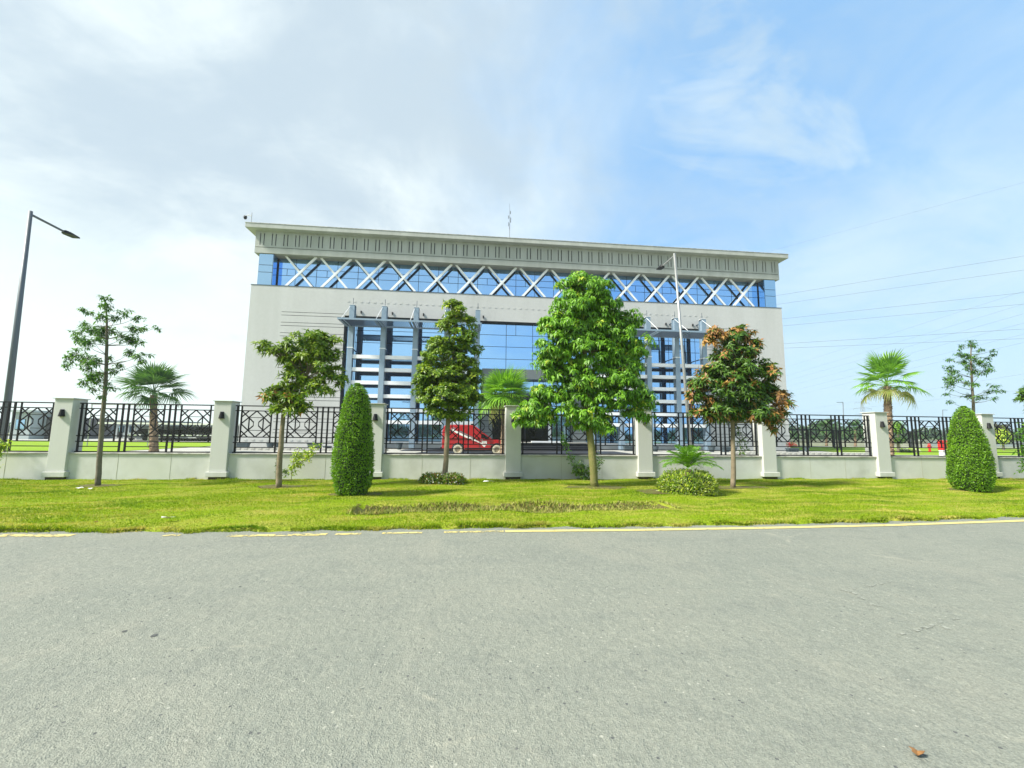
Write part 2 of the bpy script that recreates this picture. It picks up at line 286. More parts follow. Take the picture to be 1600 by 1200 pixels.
# ------------------------------------------------------------------ mesh helpers
ORG = {}
def place(o, label=None, cat=None, group=None, kind=None):
    if label: o['label'] = label
    if cat: o['category'] = cat
    if group: o['group'] = group
    if kind: o['kind'] = kind
    return o
def thing(name, loc, label, cat, group=None):
    o = bpy.data.objects.new(name, None); o.empty_display_size = 0.3; C.objects.link(o); o.location = loc
    ORG[o.name] = Vector(loc); return place(o, label, cat, group)
def mesh_obj(name, V, Fc, m, parent=None, local=False, smooth=False, bevel=0.0, midx=None):
    me = bpy.data.meshes.new(name)
    V = np.asarray(V, dtype=np.float64).reshape(-1, 3)
    if parent is not None and not local: V = V - np.array(ORG[parent.name])
    if isinstance(Fc, np.ndarray):
        k = Fc.shape[1]; n = len(Fc)
        me.vertices.add(len(V)); me.vertices.foreach_set('co', V.astype(np.float32).ravel())
        me.loops.add(n*k); me.loops.foreach_set('vertex_index', Fc.astype(np.int32).ravel())
        me.polygons.add(n); me.polygons.foreach_set('loop_start', np.arange(0, n*k, k, dtype=np.int32))
        me.update(calc_edges=True)
    else: me.from_pydata([tuple(v) for v in V], [], Fc)
    for mm in (m if isinstance(m, (list, tuple)) else [m]): me.materials.append(mm)
    if midx is not None: me.polygons.foreach_set('material_index', np.asarray(midx, dtype=np.int32))
    if smooth: me.polygons.foreach_set('use_smooth', [True]*len(me.polygons))
    me.update()
    o = bpy.data.objects.new(name, me); C.objects.link(o)
    if parent is not None: o.parent = parent; ORG[o.name] = ORG.get(parent.name, Vector((0, 0, 0)))
    if bevel:
        b = o.modifiers.new('bevel', 'BEVEL'); b.width = bevel; b.segments = 2; b.limit_method = 'ANGLE'
    return o
def copy_tree(o, parent=None, mats=None):
    c = o.copy(); C.objects.link(c); c.parent = parent
    for ch in [x for x in KIDS.get(o.name, [])]: copy_tree(ch, c)
    return c
KIDS = {}
def reg(*roots):
    for o in list(C.objects):
        if o.parent: KIDS.setdefault(o.parent.name, [])
    KIDS.clear()
    for o in list(C.objects):
        if o.parent: KIDS.setdefault(o.parent.name, []).append(o)

class MB:
    def __init__(s): s.v = []; s.f = []
    def box(s, x0, x1, y0, y1, z0, z1):
        n = len(s.v); s.v += [(x, y, z) for z in (z0, z1) for y in (y0, y1) for x in (x0, x1)]
        s.f += [tuple(n+i for i in q) for q in ((0, 2, 3, 1), (4, 5, 7, 6), (0, 1, 5, 4), (2, 6, 7, 3), (0, 4, 6, 2), (1, 3, 7, 5))]; return s
    def quad(s, a, b, c, d):
        n = len(s.v); s.v += [tuple(a), tuple(b), tuple(c), tuple(d)]; s.f.append((n, n+1, n+2, n+3)); return s
    def bar(s, a, b, wx, wy=None, up=(0, 1, 0)):      # box beam from a to b; wx across, wy along 'up'
        wy = wy or wx; a = Vector(a); b = Vector(b); d = (b-a).normalized(); u = Vector(up); u = (u - d*u.dot(d))
        if u.length < 1e-4: u = Vector((1, 0, 0)) - d*d.x
        u.normalize(); x = d.cross(u)
        n = len(s.v)
        for q in (a, b):
            for i, j in ((-1, -1), (1, -1), (1, 1), (-1, 1)): s.v.append(tuple(q + x*(wx/2*i) + u*(wy/2*j)))
        s.f += [(n, n+3, n+2, n+1), (n+4, n+5, n+6, n+7)] + [(n+i, n+(i+1) % 4, n+4+(i+1) % 4, n+4+i) for i in range(4)]; return s
    def tube(s, pts, rad, k=8, cap=True):
        pts = [Vector(p) for p in pts]; n0 = len(s.v)
        if not hasattr(rad, '__len__'): rad = [rad]*len(pts)
        pu = None
        for i, p in enumerate(pts):
            d = (pts[min(i+1, len(pts)-1)] - pts[max(i-1, 0)]).normalized()
            u = pu if pu is not None else (Vector((1, 0, 0)) if abs(d.x) < 0.9 else Vector((0, 1, 0)))
            u = (u - d*u.dot(d)).normalized(); pu = u; x = d.cross(u)
            for j in range(k):
                a = 2*math.pi*j/k; s.v.append(tuple(p + (u*math.cos(a) + x*math.sin(a))*rad[i]))
        for i in range(len(pts)-1):
            for j in range(k):
                a = n0+i*k+j; b = n0+i*k+(j+1) % k; s.f.append((a, b, b+k, a+k))
        if cap:
            s.f.append(tuple(n0+j for j in range(k))[::-1]); s.f.append(tuple(n0+(len(pts)-1)*k+j for j in range(k)))
        return s
    def lathe(s, prof, c=(0, 0, 0), k=20, axis='z'):
        n0 = len(s.v); cx, cy, cz = c
        for r, z in prof:
            for j in range(k):
                a = 2*math.pi*j/k
                if axis == 'z': s.v.append((cx+r*math.cos(a), cy+r*math.sin(a), cz+z))
                else: s.v.append((cx+r*math.cos(a), cy+z, cz+r*math.sin(a)))
        for i in range(len(prof)-1):
            for j in range(k):
                a = n0+i*k+j; b = n0+i*k+(j+1) % k; s.f.append((a, b, b+k, a+k) if axis == 'z' else (a, a+k, b+k, b))
        s.f.append(tuple(n0+j for j in range(k))[::-1]); s.f.append(tuple(n0+(len(prof)-1)*k+j for j in range(k))); return s
    def prism(s, poly, y0, y1):                       # outline in x-z pushed along y
        n = len(s.v); k = len(poly)
        s.v += [(x, y0, z) for x, z in poly] + [(x, y1, z) for x, z in poly]
        s.f.append(tuple(range(n, n+k))); s.f.append(tuple(range(n+2*k-1, n+k-1, -1)))
        s.f += [(n+i, n+k+i, n+k+(i+1) % k, n+(i+1) % k) for i in range(k)]; return s
    def obj(s, name, m, parent=None, **kw): return mesh_obj(name, s.v, s.f, m, parent, **kw)

def leaves(P, D, U, Ln, Wd, fold=0.18, droop=0.25):
    """leaf blades: base P, direction D, upper side U -> folded 4-triangle leaves"""
    P = np.asarray(P); D = np.asarray(D); D = D/np.linalg.norm(D, axis=1, keepdims=True)
    S = np.cross(D, U); S /= np.linalg.norm(S, axis=1, keepdims=True)+1e-9; Nn = np.cross(S, D)
    n = len(P); Ln = np.broadcast_to(Ln, (n,))[:, None]; Wd = np.broadcast_to(Wd, (n,))[:, None]
    dz = np.array([0, 0, -1.0])
    m1 = P + D*Ln*0.42 + S*Wd*0.5 + Nn*Wd*fold; m2 = P + D*Ln*0.42 - S*Wd*0.5 + Nn*Wd*fold
    c = P + D*Ln*0.5; t = P + D*Ln + dz*Ln*droop
    V = np.stack([P, m1, c, m2, t], 1).reshape(-1, 3)
    base = (np.arange(n)*5)[:, None, None]
    T = np.array([[0, 1, 2], [0, 2, 3], [1, 4, 2], [2, 4, 3]])[None]
    return V, (base+T).reshape(-1, 3)
def unit(n, rng=RNG):
    v = rng.normal(size=(n, 3)); return v/np.linalg.norm(v, axis=1, keepdims=True)
def whorls(Cn, A, k, Ln, Wd, e0, e1, rng=RNG, droop=0.25, jit=0.02):
    """k leaves round every clump centre Cn with axis A; e = elevation from the plane across the axis"""
    n = len(Cn); A = A/np.linalg.norm(A, axis=1, keepdims=True)
    ref = np.where(np.abs(A[:, 2:3]) < 0.9, np.array([[0, 0, 1.0]]), np.array([[1.0, 0, 0]]))
    B = np.cross(A, ref); B /= np.linalg.norm(B, axis=1, keepdims=True); Dv = np.cross(A, B)
    ph = (np.arange(k)[None]*2*np.pi/k + rng.uniform(0, 6.28, (n, 1)) + rng.normal(0, 0.25, (n, k)))
    e = rng.uniform(e0, e1, (n, k))
    D = (np.cos(e)*np.cos(ph))[..., None]*B[:, None] + (np.cos(e)*np.sin(ph))[..., None]*Dv[:, None] + np.sin(e)[..., None]*A[:, None]
    P = np.repeat(Cn[:, None], k, 1) + rng.normal(0, jit, (n, k, 3)); U = np.repeat(A[:, None], k, 1) + rng.normal(0, 0.15, (n, k, 3))
    ln = Ln*rng.uniform(0.65, 1.2, n*k); wd = Wd*rng.uniform(0.75, 1.2, n*k)
    return leaves(P.reshape(-1, 3), D.reshape(-1, 3), U.reshape(-1, 3), ln, wd, droop=droop)
def merge(parts):
    V = []; F_ = []; mi = []; o = 0
    for v, f, m in parts: V.append(v); F_.append(f+o); mi.append(np.full(len(f), m)); o += len(v)
    return np.concatenate(V), np.concatenate(F_), np.concatenate(mi)

# ------------------------------------------------------------------ ground
def sheet(name, pts, z, m, kind='structure'):
    o = mesh_obj(name, [(x, y, z) for x, y in pts], [tuple(range(len(pts)))], m); o['kind'] = kind; return o
sheet('ground', [(-2500, -2500), (2500, -2500), (2500, 2500), (-2500, 2500)], -0.2, MT['far_green'])
EDGE = [(-60, 13.5), (-30, 9.4), (-16, 7.75), (-10, 7.27), (-6.62, 7.02), (-3.93, 6.83), (-2.6, 6.81), (0.75, 6.86), (2.8, 6.79), (4.84, 6.84), (7.43, 6.93), (10.56, 7.20), (16, 7.85), (24, 9.2), (40, 12.6), (60, 17.5)]
def edge_y(x):
    for (a, b), (c, d) in zip(EDGE, EDGE[1:]):
        if a <= x <= c: return b + (d-b)*(x-a)/(c-a)
    return EDGE[0][1] if x < 0 else EDGE[-1][1]
sheet('road', [(-70, -9), (70, -9), (70, 20)] + [(x, y+0.12) for x, y in EDGE[::-1]] + [(-70, 14)], 0.0, MT['asphalt'])
# verge: a gently lumpy turf sheet from the road edge to the fence
def vh(x, y):
    return 0.035 + 0.02*math.sin(x*1.7+y*0.6) * math.sin(y*1.3+1) + 0.012*math.sin(x*4.1-y*3.3) - 0.055*max(0.0, min(1.0, (y-13.2)/0.6))
def trench(x, y):      # shallow planting cut along the verge
    t = 0
    if -2.05 < x < 4.2:
        c = 8.50 + 0.02*x + 0.05*math.sin(x*3); d = abs(y-c)
        t = max(0, 1-(d/0.46)**4)*min(1, (x+2.05)/0.15, (4.2-x)/0.15)
    return t
nx, ny = 560, 90
VX = np.linspace(-24, 32, nx); grid = []; 
for j in range(ny):
    t = (j/(ny-1))**1.0
    for x in VX:
        ye = edge_y(x) + 0.035*math.sin(x*5.1)+0.03*math.sin(x*11.7+1)+0.015*math.sin(x*31)
        y = ye + (14.05-ye)*t
        z = vh(x, y) * (1 if j > 0 else 0) + (0.0 if j > 0 else -0.02) - 0.13*trench(x, y)
        grid.append((x, y, z))
q = np.array([(j*nx+i, j*nx+i+1, (j+1)*nx+i+1, (j+1)*nx+i) for j in range(ny-1) for i in range(nx-1)])
gv = np.array(grid)
cy = gv[q].mean(1); isT = np.array([trench(a[0], a[1]) > 0.25 for a in cy]).astype(int)
v = mesh_obj('grass_verge', gv, q, [MT['grass_base'], MT['soil']], midx=isT, smooth=True); v['kind'] = 'structure'
# soil rings round trunks
RINGS = [(-9.2, 12.0, 0.55, 0.24), (-4.65, 11.75, 0.7, 0.3), (3.55, 11.5, 0.85, 0.40), (7.6, 11.35, 0.85, 0.35), (-2.5, 10.25, 0.62, 0.26), (14.1, 10.7, 0.62, 0.26), (5.2, 10.4, 1.0, 0.5), (-5.1, 13.35, 0.4, 0.2)]
for (cx_, cy_, rx_, ry_) in RINGS:
    n = 28; pts = [(cx_ + rx_*math.cos(a)*(1+0.16*rnd.uniform(-1, 1)), cy_ + ry_*math.sin(a)*(1+0.2*rnd.uniform(-1, 1))) for a in [2*math.pi*i/n for i in range(n)]]
    V = [(x, y, vh(x, y)+0.012) for x, y in pts] + [(cx_, cy_, vh(cx_, cy_)+0.02)]
    o = mesh_obj('soil_ring', V, [(i, (i+1) % n, n) for i in range(n)], MT['soil']); o['kind'] = 'structure'
# grass blades
def blades(n, seed, xr, yf, h, wdt, m, name, keep):
    g = np.random.default_rng(seed)
    x = g.uniform(xr[0], xr[1], n); t = g.uniform(0, 1, n)
    ye = np.interp(x, [a for a, b in EDGE], [b for a, b in EDGE]) + 0.035*np.sin(x*5.1)+0.03*np.sin(x*11.7+1)
    y0, y1 = yf(x, ye); y = y0+(y1-y0)*t
    k = keep(x, y, g); x = x[k]; y = y[k]; ye = ye[k]; n = len(x)
    z = 0.035 + 0.02*np.sin(x*1.7+y*0.6)*np.sin(y*1.3+1) + 0.012*np.sin(x*4.1-y*3.3) - 0.055*np.clip((y-13.2)/0.6, 0, 1)
    c = 8.50+0.02*x+0.05*np.sin(x*3); d = np.abs(y-c)
    z = z - 0.13*np.clip(1-(d/0.46)**4, 0, 1)*((x > -2.05) & (x < 4.2))
    z = np.where(y < ye, 0.0, z)
    a = g.uniform(0, 6.28, n); hh = h*g.uniform(0.5, 1.4, n)*(1+0.5*np.sin(x*0.9+2*np.sin(y)))**0.5
    lean = g.normal(0, 0.55, (n, 2))*hh[:, None]
    B = np.stack([x, y, z-0.005], 1); s = np.stack([np.cos(a), np.sin(a), np.zeros(n)], 1)*(wdt*g.uniform(0.6, 1.3, n))[:, None]
    T = B + np.stack([lean[:, 0], lean[:, 1], hh], 1)
    V = np.stack([B-s, B+s, T], 1).reshape(-1, 3); Fc = np.arange(3*n).reshape(-1, 3)
    o = mesh_obj(name, V, Fc, m); place(o, kind='stuff'); return o
def inring(x, y, s=0.85):
    k = np.zeros(len(x), bool)
    for (a, b, c, d) in RINGS: k |= ((x-a)/(c*s))**2+((y-b)/(d*s))**2 < 1
    return k
def intr(x, y): return (x > -2.1) & (x < 4.25) & (np.abs(y-8.5-0.02*x) < 0.44)
g = blades(520000, 3, (-17, 22), lambda x, ye: (ye+0.01, np.full_like(x, 14.0)), 0.024, 0.009, MT['grass'], 'grass', lambda x, y, g: ~((inring(x, y) | intr(x, y)) & (g.uniform(0, 1, len(x)) > 0.5)))
place(g, 'short bright yellow-green lawn grass on the verge beside the road', 'grass', kind='stuff')
g = blades(26000, 5, (-17, 22), lambda x, ye: (ye-0.015, ye+0.10), 0.040, 0.010, MT['grass'], 'edge_grass', lambda x, y, g: np.sin(x*3)+np.sin(x*7.3) > -1.2)
place(g, 'longer grass fringe hanging over the asphalt edge', 'grass', kind='stuff')
g = blades(20000, 6, (-2.1, 4.25), lambda x, ye: (8.02+0.02*x, 8.95+0.02*x), 0.065, 0.012, MT['straw'], 'dry_grass', lambda x, y, g: g.uniform(0, 1, len(x)) > 0.3)
place(g, 'dry straw-coloured grass in the shallow trench across the lawn', 'dry grass', kind='stuff')
g = blades(16000, 8, (-17, 22), lambda x, ye: (np.full_like(x, 13.78), np.full_like(x, 14.02)), 0.055, 0.010, MT['grass'], 'wall_foot_grass', lambda x, y, g: np.sin(x*2.3)+np.sin(x*5.1) > 0.7)
place(g, 'longer grass tufts along the foot of the fence wall', 'grass', kind='stuff')

# yellow edge line
def strip(name, pts, wd, m, z=0.006):
    V = []; Fc = []
    for i, (x, y) in enumerate(pts): V += [(x, y-wd/2, z), (x, y+wd/2, z)]
    for i in range(len(pts)-1): Fc.append((2*i, 2*i+2, 2*i+3, 2*i+1))
    return V, Fc
def line_y(x):
    P_ = [(-8, 6.95), (-6.24, 6.78), (-4.09, 6.65), (-3.12, 6.57), (-2.07, 6.58), (-0.81, 6.61), (0.73, 6.62), (2.75, 6.58), (4.69, 6.60), (7.18, 6.67), (10.11, 6.88), (14.5, 7.45), (22, 8.75), (34, 11.2)]
    return float(np.interp(x, [a for a, b in P_], [b for a, b in P_]))
def line(name, segs, wd, m):
    V = []; Fc = []
    for a, b, ww in segs:
        n = max(2, int((b-a)/0.25)+1); pts = [(a+(b-a)*i/(n-1), line_y(a+(b-a)*i/(n-1))+rnd.uniform(-0.004, 0.004)) for i in range(n)]
        v1, f1 = strip(name, pts, ww, m); o = len(V); V += v1; Fc += [tuple(i+o for i in f) for f in f1]
    o = mesh_obj(name, V, Fc, m); o['kind'] = 'structure'; return o
line('yellow_edge_line', [(0.62, 34, 0.13)], 0.13, MT['yellow_ok'])
line('worn_yellow_edge_line', [(-8.2, -6.52, 0.13), (-6.42, -5.45, 0.15), (-4.22, -4.0, 0.10), (-3.32, -1.98, 0.13), (-1.86, -1.5, 0.10), (-1.2, -0.62, 0.09), (-0.3, 0.6, 0.10)], 0.13, MT['yellow_worn'])

MT['scuff'] = worn('pale_scuff', mat('scuff_dust', (0.262, 0.274, 0.232), 0.9), 0.54)
def scuff(pts, wd):
    q = [gpt(*p) for p in pts]; V = []; Fc = []
    for i in range(len(q)-1):
        for j in range(12):
            c = q[i].lerp(q[i+1], j/12); d = (q[i+1]-q[i]).normalized(); s = Vector((-d.y, d.x, 0))*wd*0.5*(0.6+0.8*rnd.random())
            c = c+Vector((rnd.uniform(-1, 1), rnd.uniform(-1, 1), 0))*wd*0.15; V += [(c.x-s.x, c.y-s.y, 0.005), (c.x+s.x, c.y+s.y, 0.005)]
    Fc = [(2*k, 2*k+2, 2*k+3, 2*k+1) for k in range(len(V)//2-1)]
    o = mesh_obj('road_scuff', V, Fc, MT['scuff']); o['kind'] = 'structure'
scuff([(1310, 921), (1332, 926), (1362, 945), (1425, 962)], 0.035); scuff([(1330, 922), (1400, 908)], 0.02)
scuff([(1400, 994), (1440, 984), (1466, 974), (1490, 990)], 0.035); scuff([(1466, 974), (1500, 966)], 0.02)
scuff([(560, 1077), (640, 1064)], 0.012); scuff([(610, 1090), (690, 1086)], 0.012)
sheet('compound_paving', [(-22.5, 14.25), (34, 14.25), (34, 60), (-22.5, 60)], 0.0, MT['paving'])
sheet('entrance_drive', [(-3.9, 29.6), (12.5, 29.6), (12.5, 35.15), (1.2, 35.15), (-2.2, 35.8)], 0.004, MT['granite'])
sheet('left_lawn', [(-80, 14.25), (-22.5, 14.25), (-22.9, 41), (-23.5, 54.5), (-80, 54.5)], 0.004, MT['lawn_in'])
sheet('far_left_pavement', [(-110, 54.5), (-19.5, 54.5), (-19.5, 80), (-110, 80)], 0.006, MT['paving'])
sheet('right_lawn', [(34, 31.5), (110, 31.5), (110, 52), (34, 52)], 0.004, MT['lawn_in'])
sheet('right_drive', [(34, 14.25), (110, 14.25), (110, 31.5), (34, 31.5)], 0.003, MT['paving'])
sheet('far_right_drive', [(32, 52), (120, 52), (120, 57), (32, 57)], 0.006, MT['paving'])
MT['beam'] = mat('white_beam_paint', (0.90, 0.91, 0.92), 0.5)
MT['joint'] = mat('stained_joint', (0.36, 0.34, 0.25), 0.9, col2=(0.48, 0.48, 0.42), nscale=3)
# ------------------------------------------------------------------ perimeter fence
PX = [-11.93, -7.49, -2.90, 1.54, 6.04, 10.56, 15.0, 19.42]
ENDS = [-16.4] + PX + [23.9]
MIDS = [(a+b)/2 for a, b in zip(ENDS, ENDS[1:])]
bw = thing('boundary_wall', (0, 14.0, 0), 'long low pale plastered wall between the fence pillars, with thin light coping', 'wall')
for i, (a, b) in enumerate(zip(ENDS, ENDS[1:])):
    MB().box(a+0.23, b-0.23, 14.0, 14.24, -0.05, 0.735).obj('wall_section', MT['plaster'], bw, bevel=0.008)
    MB().box(a+0.235, b-0.235, 13.965, 14.275, 0.737, 0.775).obj('coping', MT['kerb'], bw, bevel=0.005)
for i, (a, b) in enumerate(zip(ENDS, ENDS[1:])):
    for f in (0.36, 0.68):
        x = a+(b-a)*f+rnd.uniform(-0.1, 0.1)
        MB().box(x-0.005, x+0.005, 13.996, 14.0, 0.0, 0.73).obj('expansion_joint', MT['joint'], bw)
PLAB = ['leftmost pillar of the fence, broad, greenish grey, between the street lamp and the sparse tree',
        'second fence pillar from the left, beside the left corner of the building',
        'fence pillar half hidden by the left clipped cone bush, cracked plaster at its foot',
        'fence pillar just right of the red ambulance and the green palm crown',
        'fence pillar right of the big bright tree, its top under drooping leaves',
        'fence pillar under the orange-leaved tree at the right building corner',
        'fence pillar with cream sunlit side beside the tall right-hand palm trunk',
        'rightmost fence pillar, partly behind the right clipped cone bush']
def pillar():
    t = thing('fence_pillar', (0, 0, 0), 'x', 'pillar', 'plastered pillars of the fence')
    MB().box(-0.25, 0.25, 0, 0.5, 0.225, 2.36).obj('shaft', MT['plaster_pillar'], t, local=True, bevel=0.01)
    MB().box(-0.31, 0.31, -0.06, 0.56, 0.065, 0.222).obj('plinth', MT['plaster_pillar'], t, local=True, bevel=0.015)
    MB().box(-0.24, 0.24, 0.0, 0.5, -0.06, 0.063).obj('footing', MT['brick_dark'], t, local=True)
    MB().box(-0.29, 0.29, -0.04, 0.54, 2.362, 2.385).obj('cap', MT['plaster_pillar'], t, local=True, bevel=0.004)
    m = MB(); n = 14                                   # half-cone sconce
    m.v += [(0.085*math.cos(math.pi*i/n)*1.0, -0.005-0.10*math.sin(math.pi*i/n), 1.83) for i in range(n+1)]
    m.v += [(0.050*math.cos(math.pi*i/n), -0.005-0.06*math.sin(math.pi*i/n), 2.04) for i in range(n+1)]
    m.f += [(i, i+n+1, i+n+2, i+1) for i in range(n)] + [tuple(range(n+1))[::-1], tuple(range(n+1, 2*n+2)), (0, n, 2*n+1, n+1)]
    l = m.obj('wall_lamp', MT['lampblack'], t, local=True)
    return t
p0 = pillar(); reg(); pl = [p0]
for i, x in enumerate(PX):
    p = p0 if i == 0 else copy_tree(p0)
    p.location = (x, 13.9, 0); p['label'] = PLAB[i]; pl.append(p)
# the third pillar's crack
pc = MB(); zz = [0.30, 0.42, 0.5, 0.62, 0.74, 0.86, 0.98, 1.0]; xs = [0, 0.015, 0.0, 0.02, 0.01, 0.03, 0.02, 0.05]; ws = [0.015, 0.05, 0.06, 0.05, 0.055, 0.05, 0.09, 0.02]
for i in range(7):
    x = -2.98
    pc.quad((x+xs[i]-ws[i]/2, 13.897, zz[i]), (x+xs[i]+ws[i]/2, 13.897, zz[i]), (x+xs[i+1]+ws[i+1]/2, 13.897, zz[i+1]), (x+xs[i+1]-ws[i+1]/2, 13.897, zz[i+1]))
third = [o for o in C.objects if o.get('label') == PLAB[2]][0]; ORG[third.name] = Vector(third.location)
pc.obj('plaster_crack', MT['groove'], third)

def railing():
    t = thing('railing_panel', (0, 0, 0), 'x', 'railing', 'black geometric railing panels of the fence')
    H2 = 1.965
    for z, h in ((2.245, 0.034), (2.09, 0.030), (1.27, 0.030), (1.10, 0.030), (0.795, 0.035)):
        MB().box(-H2, H2, -0.014, 0.014, z-h/2, z+h/2).obj('rail', MT['iron'], t, local=True)
    for a, b in ((-1.9, -0.77), (-0.57, 0.57), (0.77, 1.9)):
        MB().box(a, b, -0.012, 0.012, 0.938, 0.964).obj('rail', MT['iron'], t, local=True)
    for x in (-1.9, -0.75, -0.59, 0.59, 0.75, 1.9):
        MB().box(x-0.022, x+0.022, -0.020, 0.020, 0.77, 2.255).obj('post', MT['iron'], t, local=True)
    for cx in (-1.35, 0, 1.35):
        m = MB(); zb, zt = 1.27, 2.09; zc_ = (zb+zt)/2; hw = 0.43; w_ = 0.034
        for s in (-1, 1):
            m.box(cx+s*hw-0.018, cx+s*hw+0.018, -0.015, 0.015, 1.09, 2.25)
            for q in (-1, 1):
                E0 = 0.41
                m.bar((cx+s*hw, 0.0, zc_), (cx, 0.0, zc_+q*E0), w_, 0.016)                                 # big diamond
                m.bar((cx+s*hw, 0.001, zc_+q*E0), (cx+s*0.075, 0.001, zc_+q*0.055), w_, 0.014)                # corner diagonal, stops short of the middle
                m.bar((cx+s*(hw-0.21), 0.002, zc_+q*E0), (cx+s*hw, 0.002, zc_+q*(E0-0.20)), w_, 0.013)         # little corner cross
            m.bar((cx+s*0.075, 0, zc_-0.06), (cx+s*0.075, 0, zc_+0.06), 0.018, 0.014)
            m.bar((cx+s*0.205, 0, zc_-0.2), (cx+s*0.205, 0, zc_+0.2), w_, 0.014)
            m.bar((cx-0.205, 0.001, zc_+s*0.2), (cx+0.205, 0.001, zc_+s*0.2), 0.018, 0.013)
        m.obj('lattice_square', MT['iron'], t, local=True)
    return t
RLAB = ['leftmost railing panel, cut by the photo edge, street lamp pole behind it',
        'black railing panel behind the sparse tree and before the left palm',
        'black railing panel before the grooved left wall, thin tan trunk in front',
        'black railing panel between the cone bush and the red ambulance palm',
        'black railing panel before the dark entrance, big tree trunk in front',
        'black railing panel above the small feathery palm in the round hedge',
        'black railing panel before the lawn, from the orange tree to the cream-sided pillar',
        'black railing panel left of the right cone bush, tall palm trunk behind it',
        'rightmost railing panel, beyond the last pillar, purple-brown tree behind']
r0_ = railing(); reg()
order = [(-1, 0), (0, 1), (1, 2), (2, 3), (3, 4), (4, 5), (5, 6), (6, 7), (7, 8)]
for i, mx in enumerate(MIDS):
    p = r0_ if i == 0 else copy_tree(r0_)
    p.location = (mx, 14.12, 0); p.scale.x = ((ENDS[i+1]-ENDS[i])-0.5)/3.97; p['label'] = RLAB[i]

# ------------------------------------------------------------------ the building
B = thing('office_building', (6, 38, 0), 'large pale grey office block with flat overhanging roof, white X lattice over blue glass', 'building')
X0, X1, YW = -19.0, 31.0, 38.0
ZT = 14.12                       # top of the main wall
OX0, OX1, OZ = -11.0, 23.0, 11.68
w_ = MB()
w_.box(X0, OX0-0.001, YW+0.03, 62, -0.05, ZT-0.02); w_.box(OX1+0.001, X1, YW+0.03, 62, -0.05, ZT-0.02)
w_.box(OX0, OX1, YW+0.03, 38.8, OZ, ZT-0.02); w_.box(OX0, OX1, 38.8, 62, -0.05, ZT-0.02)
w_.obj('wall_core', MT['groove'], B)  # dark core gives the open grooves their shade by colour
fc = MB()                       # 3 cm facing that leaves the horizontal grooves open
def face(x0, x1, z0, z1): fc.box(x0, x1, YW, YW+0.035, z0, z1)
GZ = []
z = 11.80
while z > 0.9: GZ += [z, z-0.29]; z -= 0.932
def grooved(xa, xb, ga, gb):
    face(xa, ga, -0.05, ZT); 
    zt = ZT
    for z in GZ: face(ga, gb, z+0.022, zt); zt = z-0.022
    face(ga, gb, -0.05, zt)
    if gb < xb: face(gb, xb, -0.05, ZT)
grooved(X0, OX0, -16.35, OX0)
face(OX1, OX1+0.001, 0, 1)
zt = ZT
for z in GZ: face(OX1, 28.4, z+0.022, zt); zt = z-0.022
face(OX1, 28.4, -0.05, zt); face(28.4, X1, -0.05, ZT)
face(OX0, OX1, OZ, ZT); 
fc.box(X0-0.03, X0, YW, 62, -0.05, ZT); fc.box(X1, X1+0.03, YW, 62, -0.05, ZT)
fc.obj('wall', MT['wall'], B)
MB().box(X0-0.06, X1+0.06, YW-0.03, 62, ZT+0.001, ZT+0.05).obj('parapet_flashing', MT['steel_dark'], B)
nt_ = MB()
x = -10.85
while x < 23.0: nt_.box(x, x+0.20, YW-0.02, YW+0.01, 12.91, 13.02); x += 0.573
x = -18.6
while x < -11.3:
    nt_.box(x, x+0.24, YW-0.03, YW+0.01, 0.60, 0.70); nt_.box(x+41.9, x+42.14, YW-0.03, YW+0.01, 0.60, 0.70) if x > -18.2 else None; x += 0.61
place(nt_.obj('dentil', MT['wall'], B), kind='stuff')
# plinth under the curtain wall
for a, b in ((OX0, 1.2), (10.8, OX1)):
    MB().box(a, b, 38.25, 38.795, -0.05, 0.45).obj('plinth_wall', MT['wall'], B)
    MB().box(a, b, 38.18, 38.795, 0.452, 0.60).obj('sill', MT['white_metal'], B)
# curtain wall: dark frame and panes
MB().box(OX0+0.002, OX1-0.002, 38.68, 38.795, 0.602, OZ-0.002).obj('glazing_frame', MT['dark'], B)
COLX = [-10.1, -7.38, -4.63, -1.93, 0.78, 11.22, 13.93, 16.63, 19.38, 22.1]
ZR = [0.62, 2.28, 3.3, 4.48, 5.64, 6.75, 7.85, 8.27, 9.42, 10.53, 11.66]
def pane(x0, x1, z0, z1, y, m='glass', tilt=True, name='window_pane', thick=0.02):
    g = 0.022; b = MB().box(x0+g, x1-g, y, y+thick, z0+g, z1-g)
    if tilt:
        dx = rnd.uniform(-1, 1)*0.0025; dz = rnd.uniform(-1, 1)*0.0025; cx = (x0+x1)/2; cz = (z0+z1)/2
        b.v = [(vx, vy+(vx-cx)*dx+(vz-cz)*dz, vz) for vx, vy, vz in b.v]
    return b.obj(name, MT[m], B)
GY = 38.63
bays = [(OX0+0.03, -10.1), (-10.1, -7.38), (-7.38, -4.63), (-4.63, -1.93), (-1.93, 1.0), (11.0, 13.93), (13.93, 16.63), (16.63, 19.38), (19.38, 22.1), (22.1, OX1-0.03)]
for a, b in bays:
    for z0, z1 in zip([0.62, 2.28, 3.3, 4.48, 5.64, 6.75, 7.85, 9.42, 10.53], [2.28, 3.3, 4.48, 5.64, 6.75, 7.85, 9.42, 10.53, 11.66]): pane(a, b, z0, z1, GY)
cxs = [1.0, 3.5, 6.0, 8.5, 11.0]
for a, b in zip(cxs, cxs[1:]):
    for z0, z1 in zip([7.19, 8.27, 9.42, 10.53], [8.27, 9.42, 10.53, 11.66]):
        if z0 > 10 and a == 3.5: pane(a, a+0.9, z0, z1, GY); pane(a+0.9, b, z0, z1, GY)
        else: pane(a, b, z0, z1, GY)
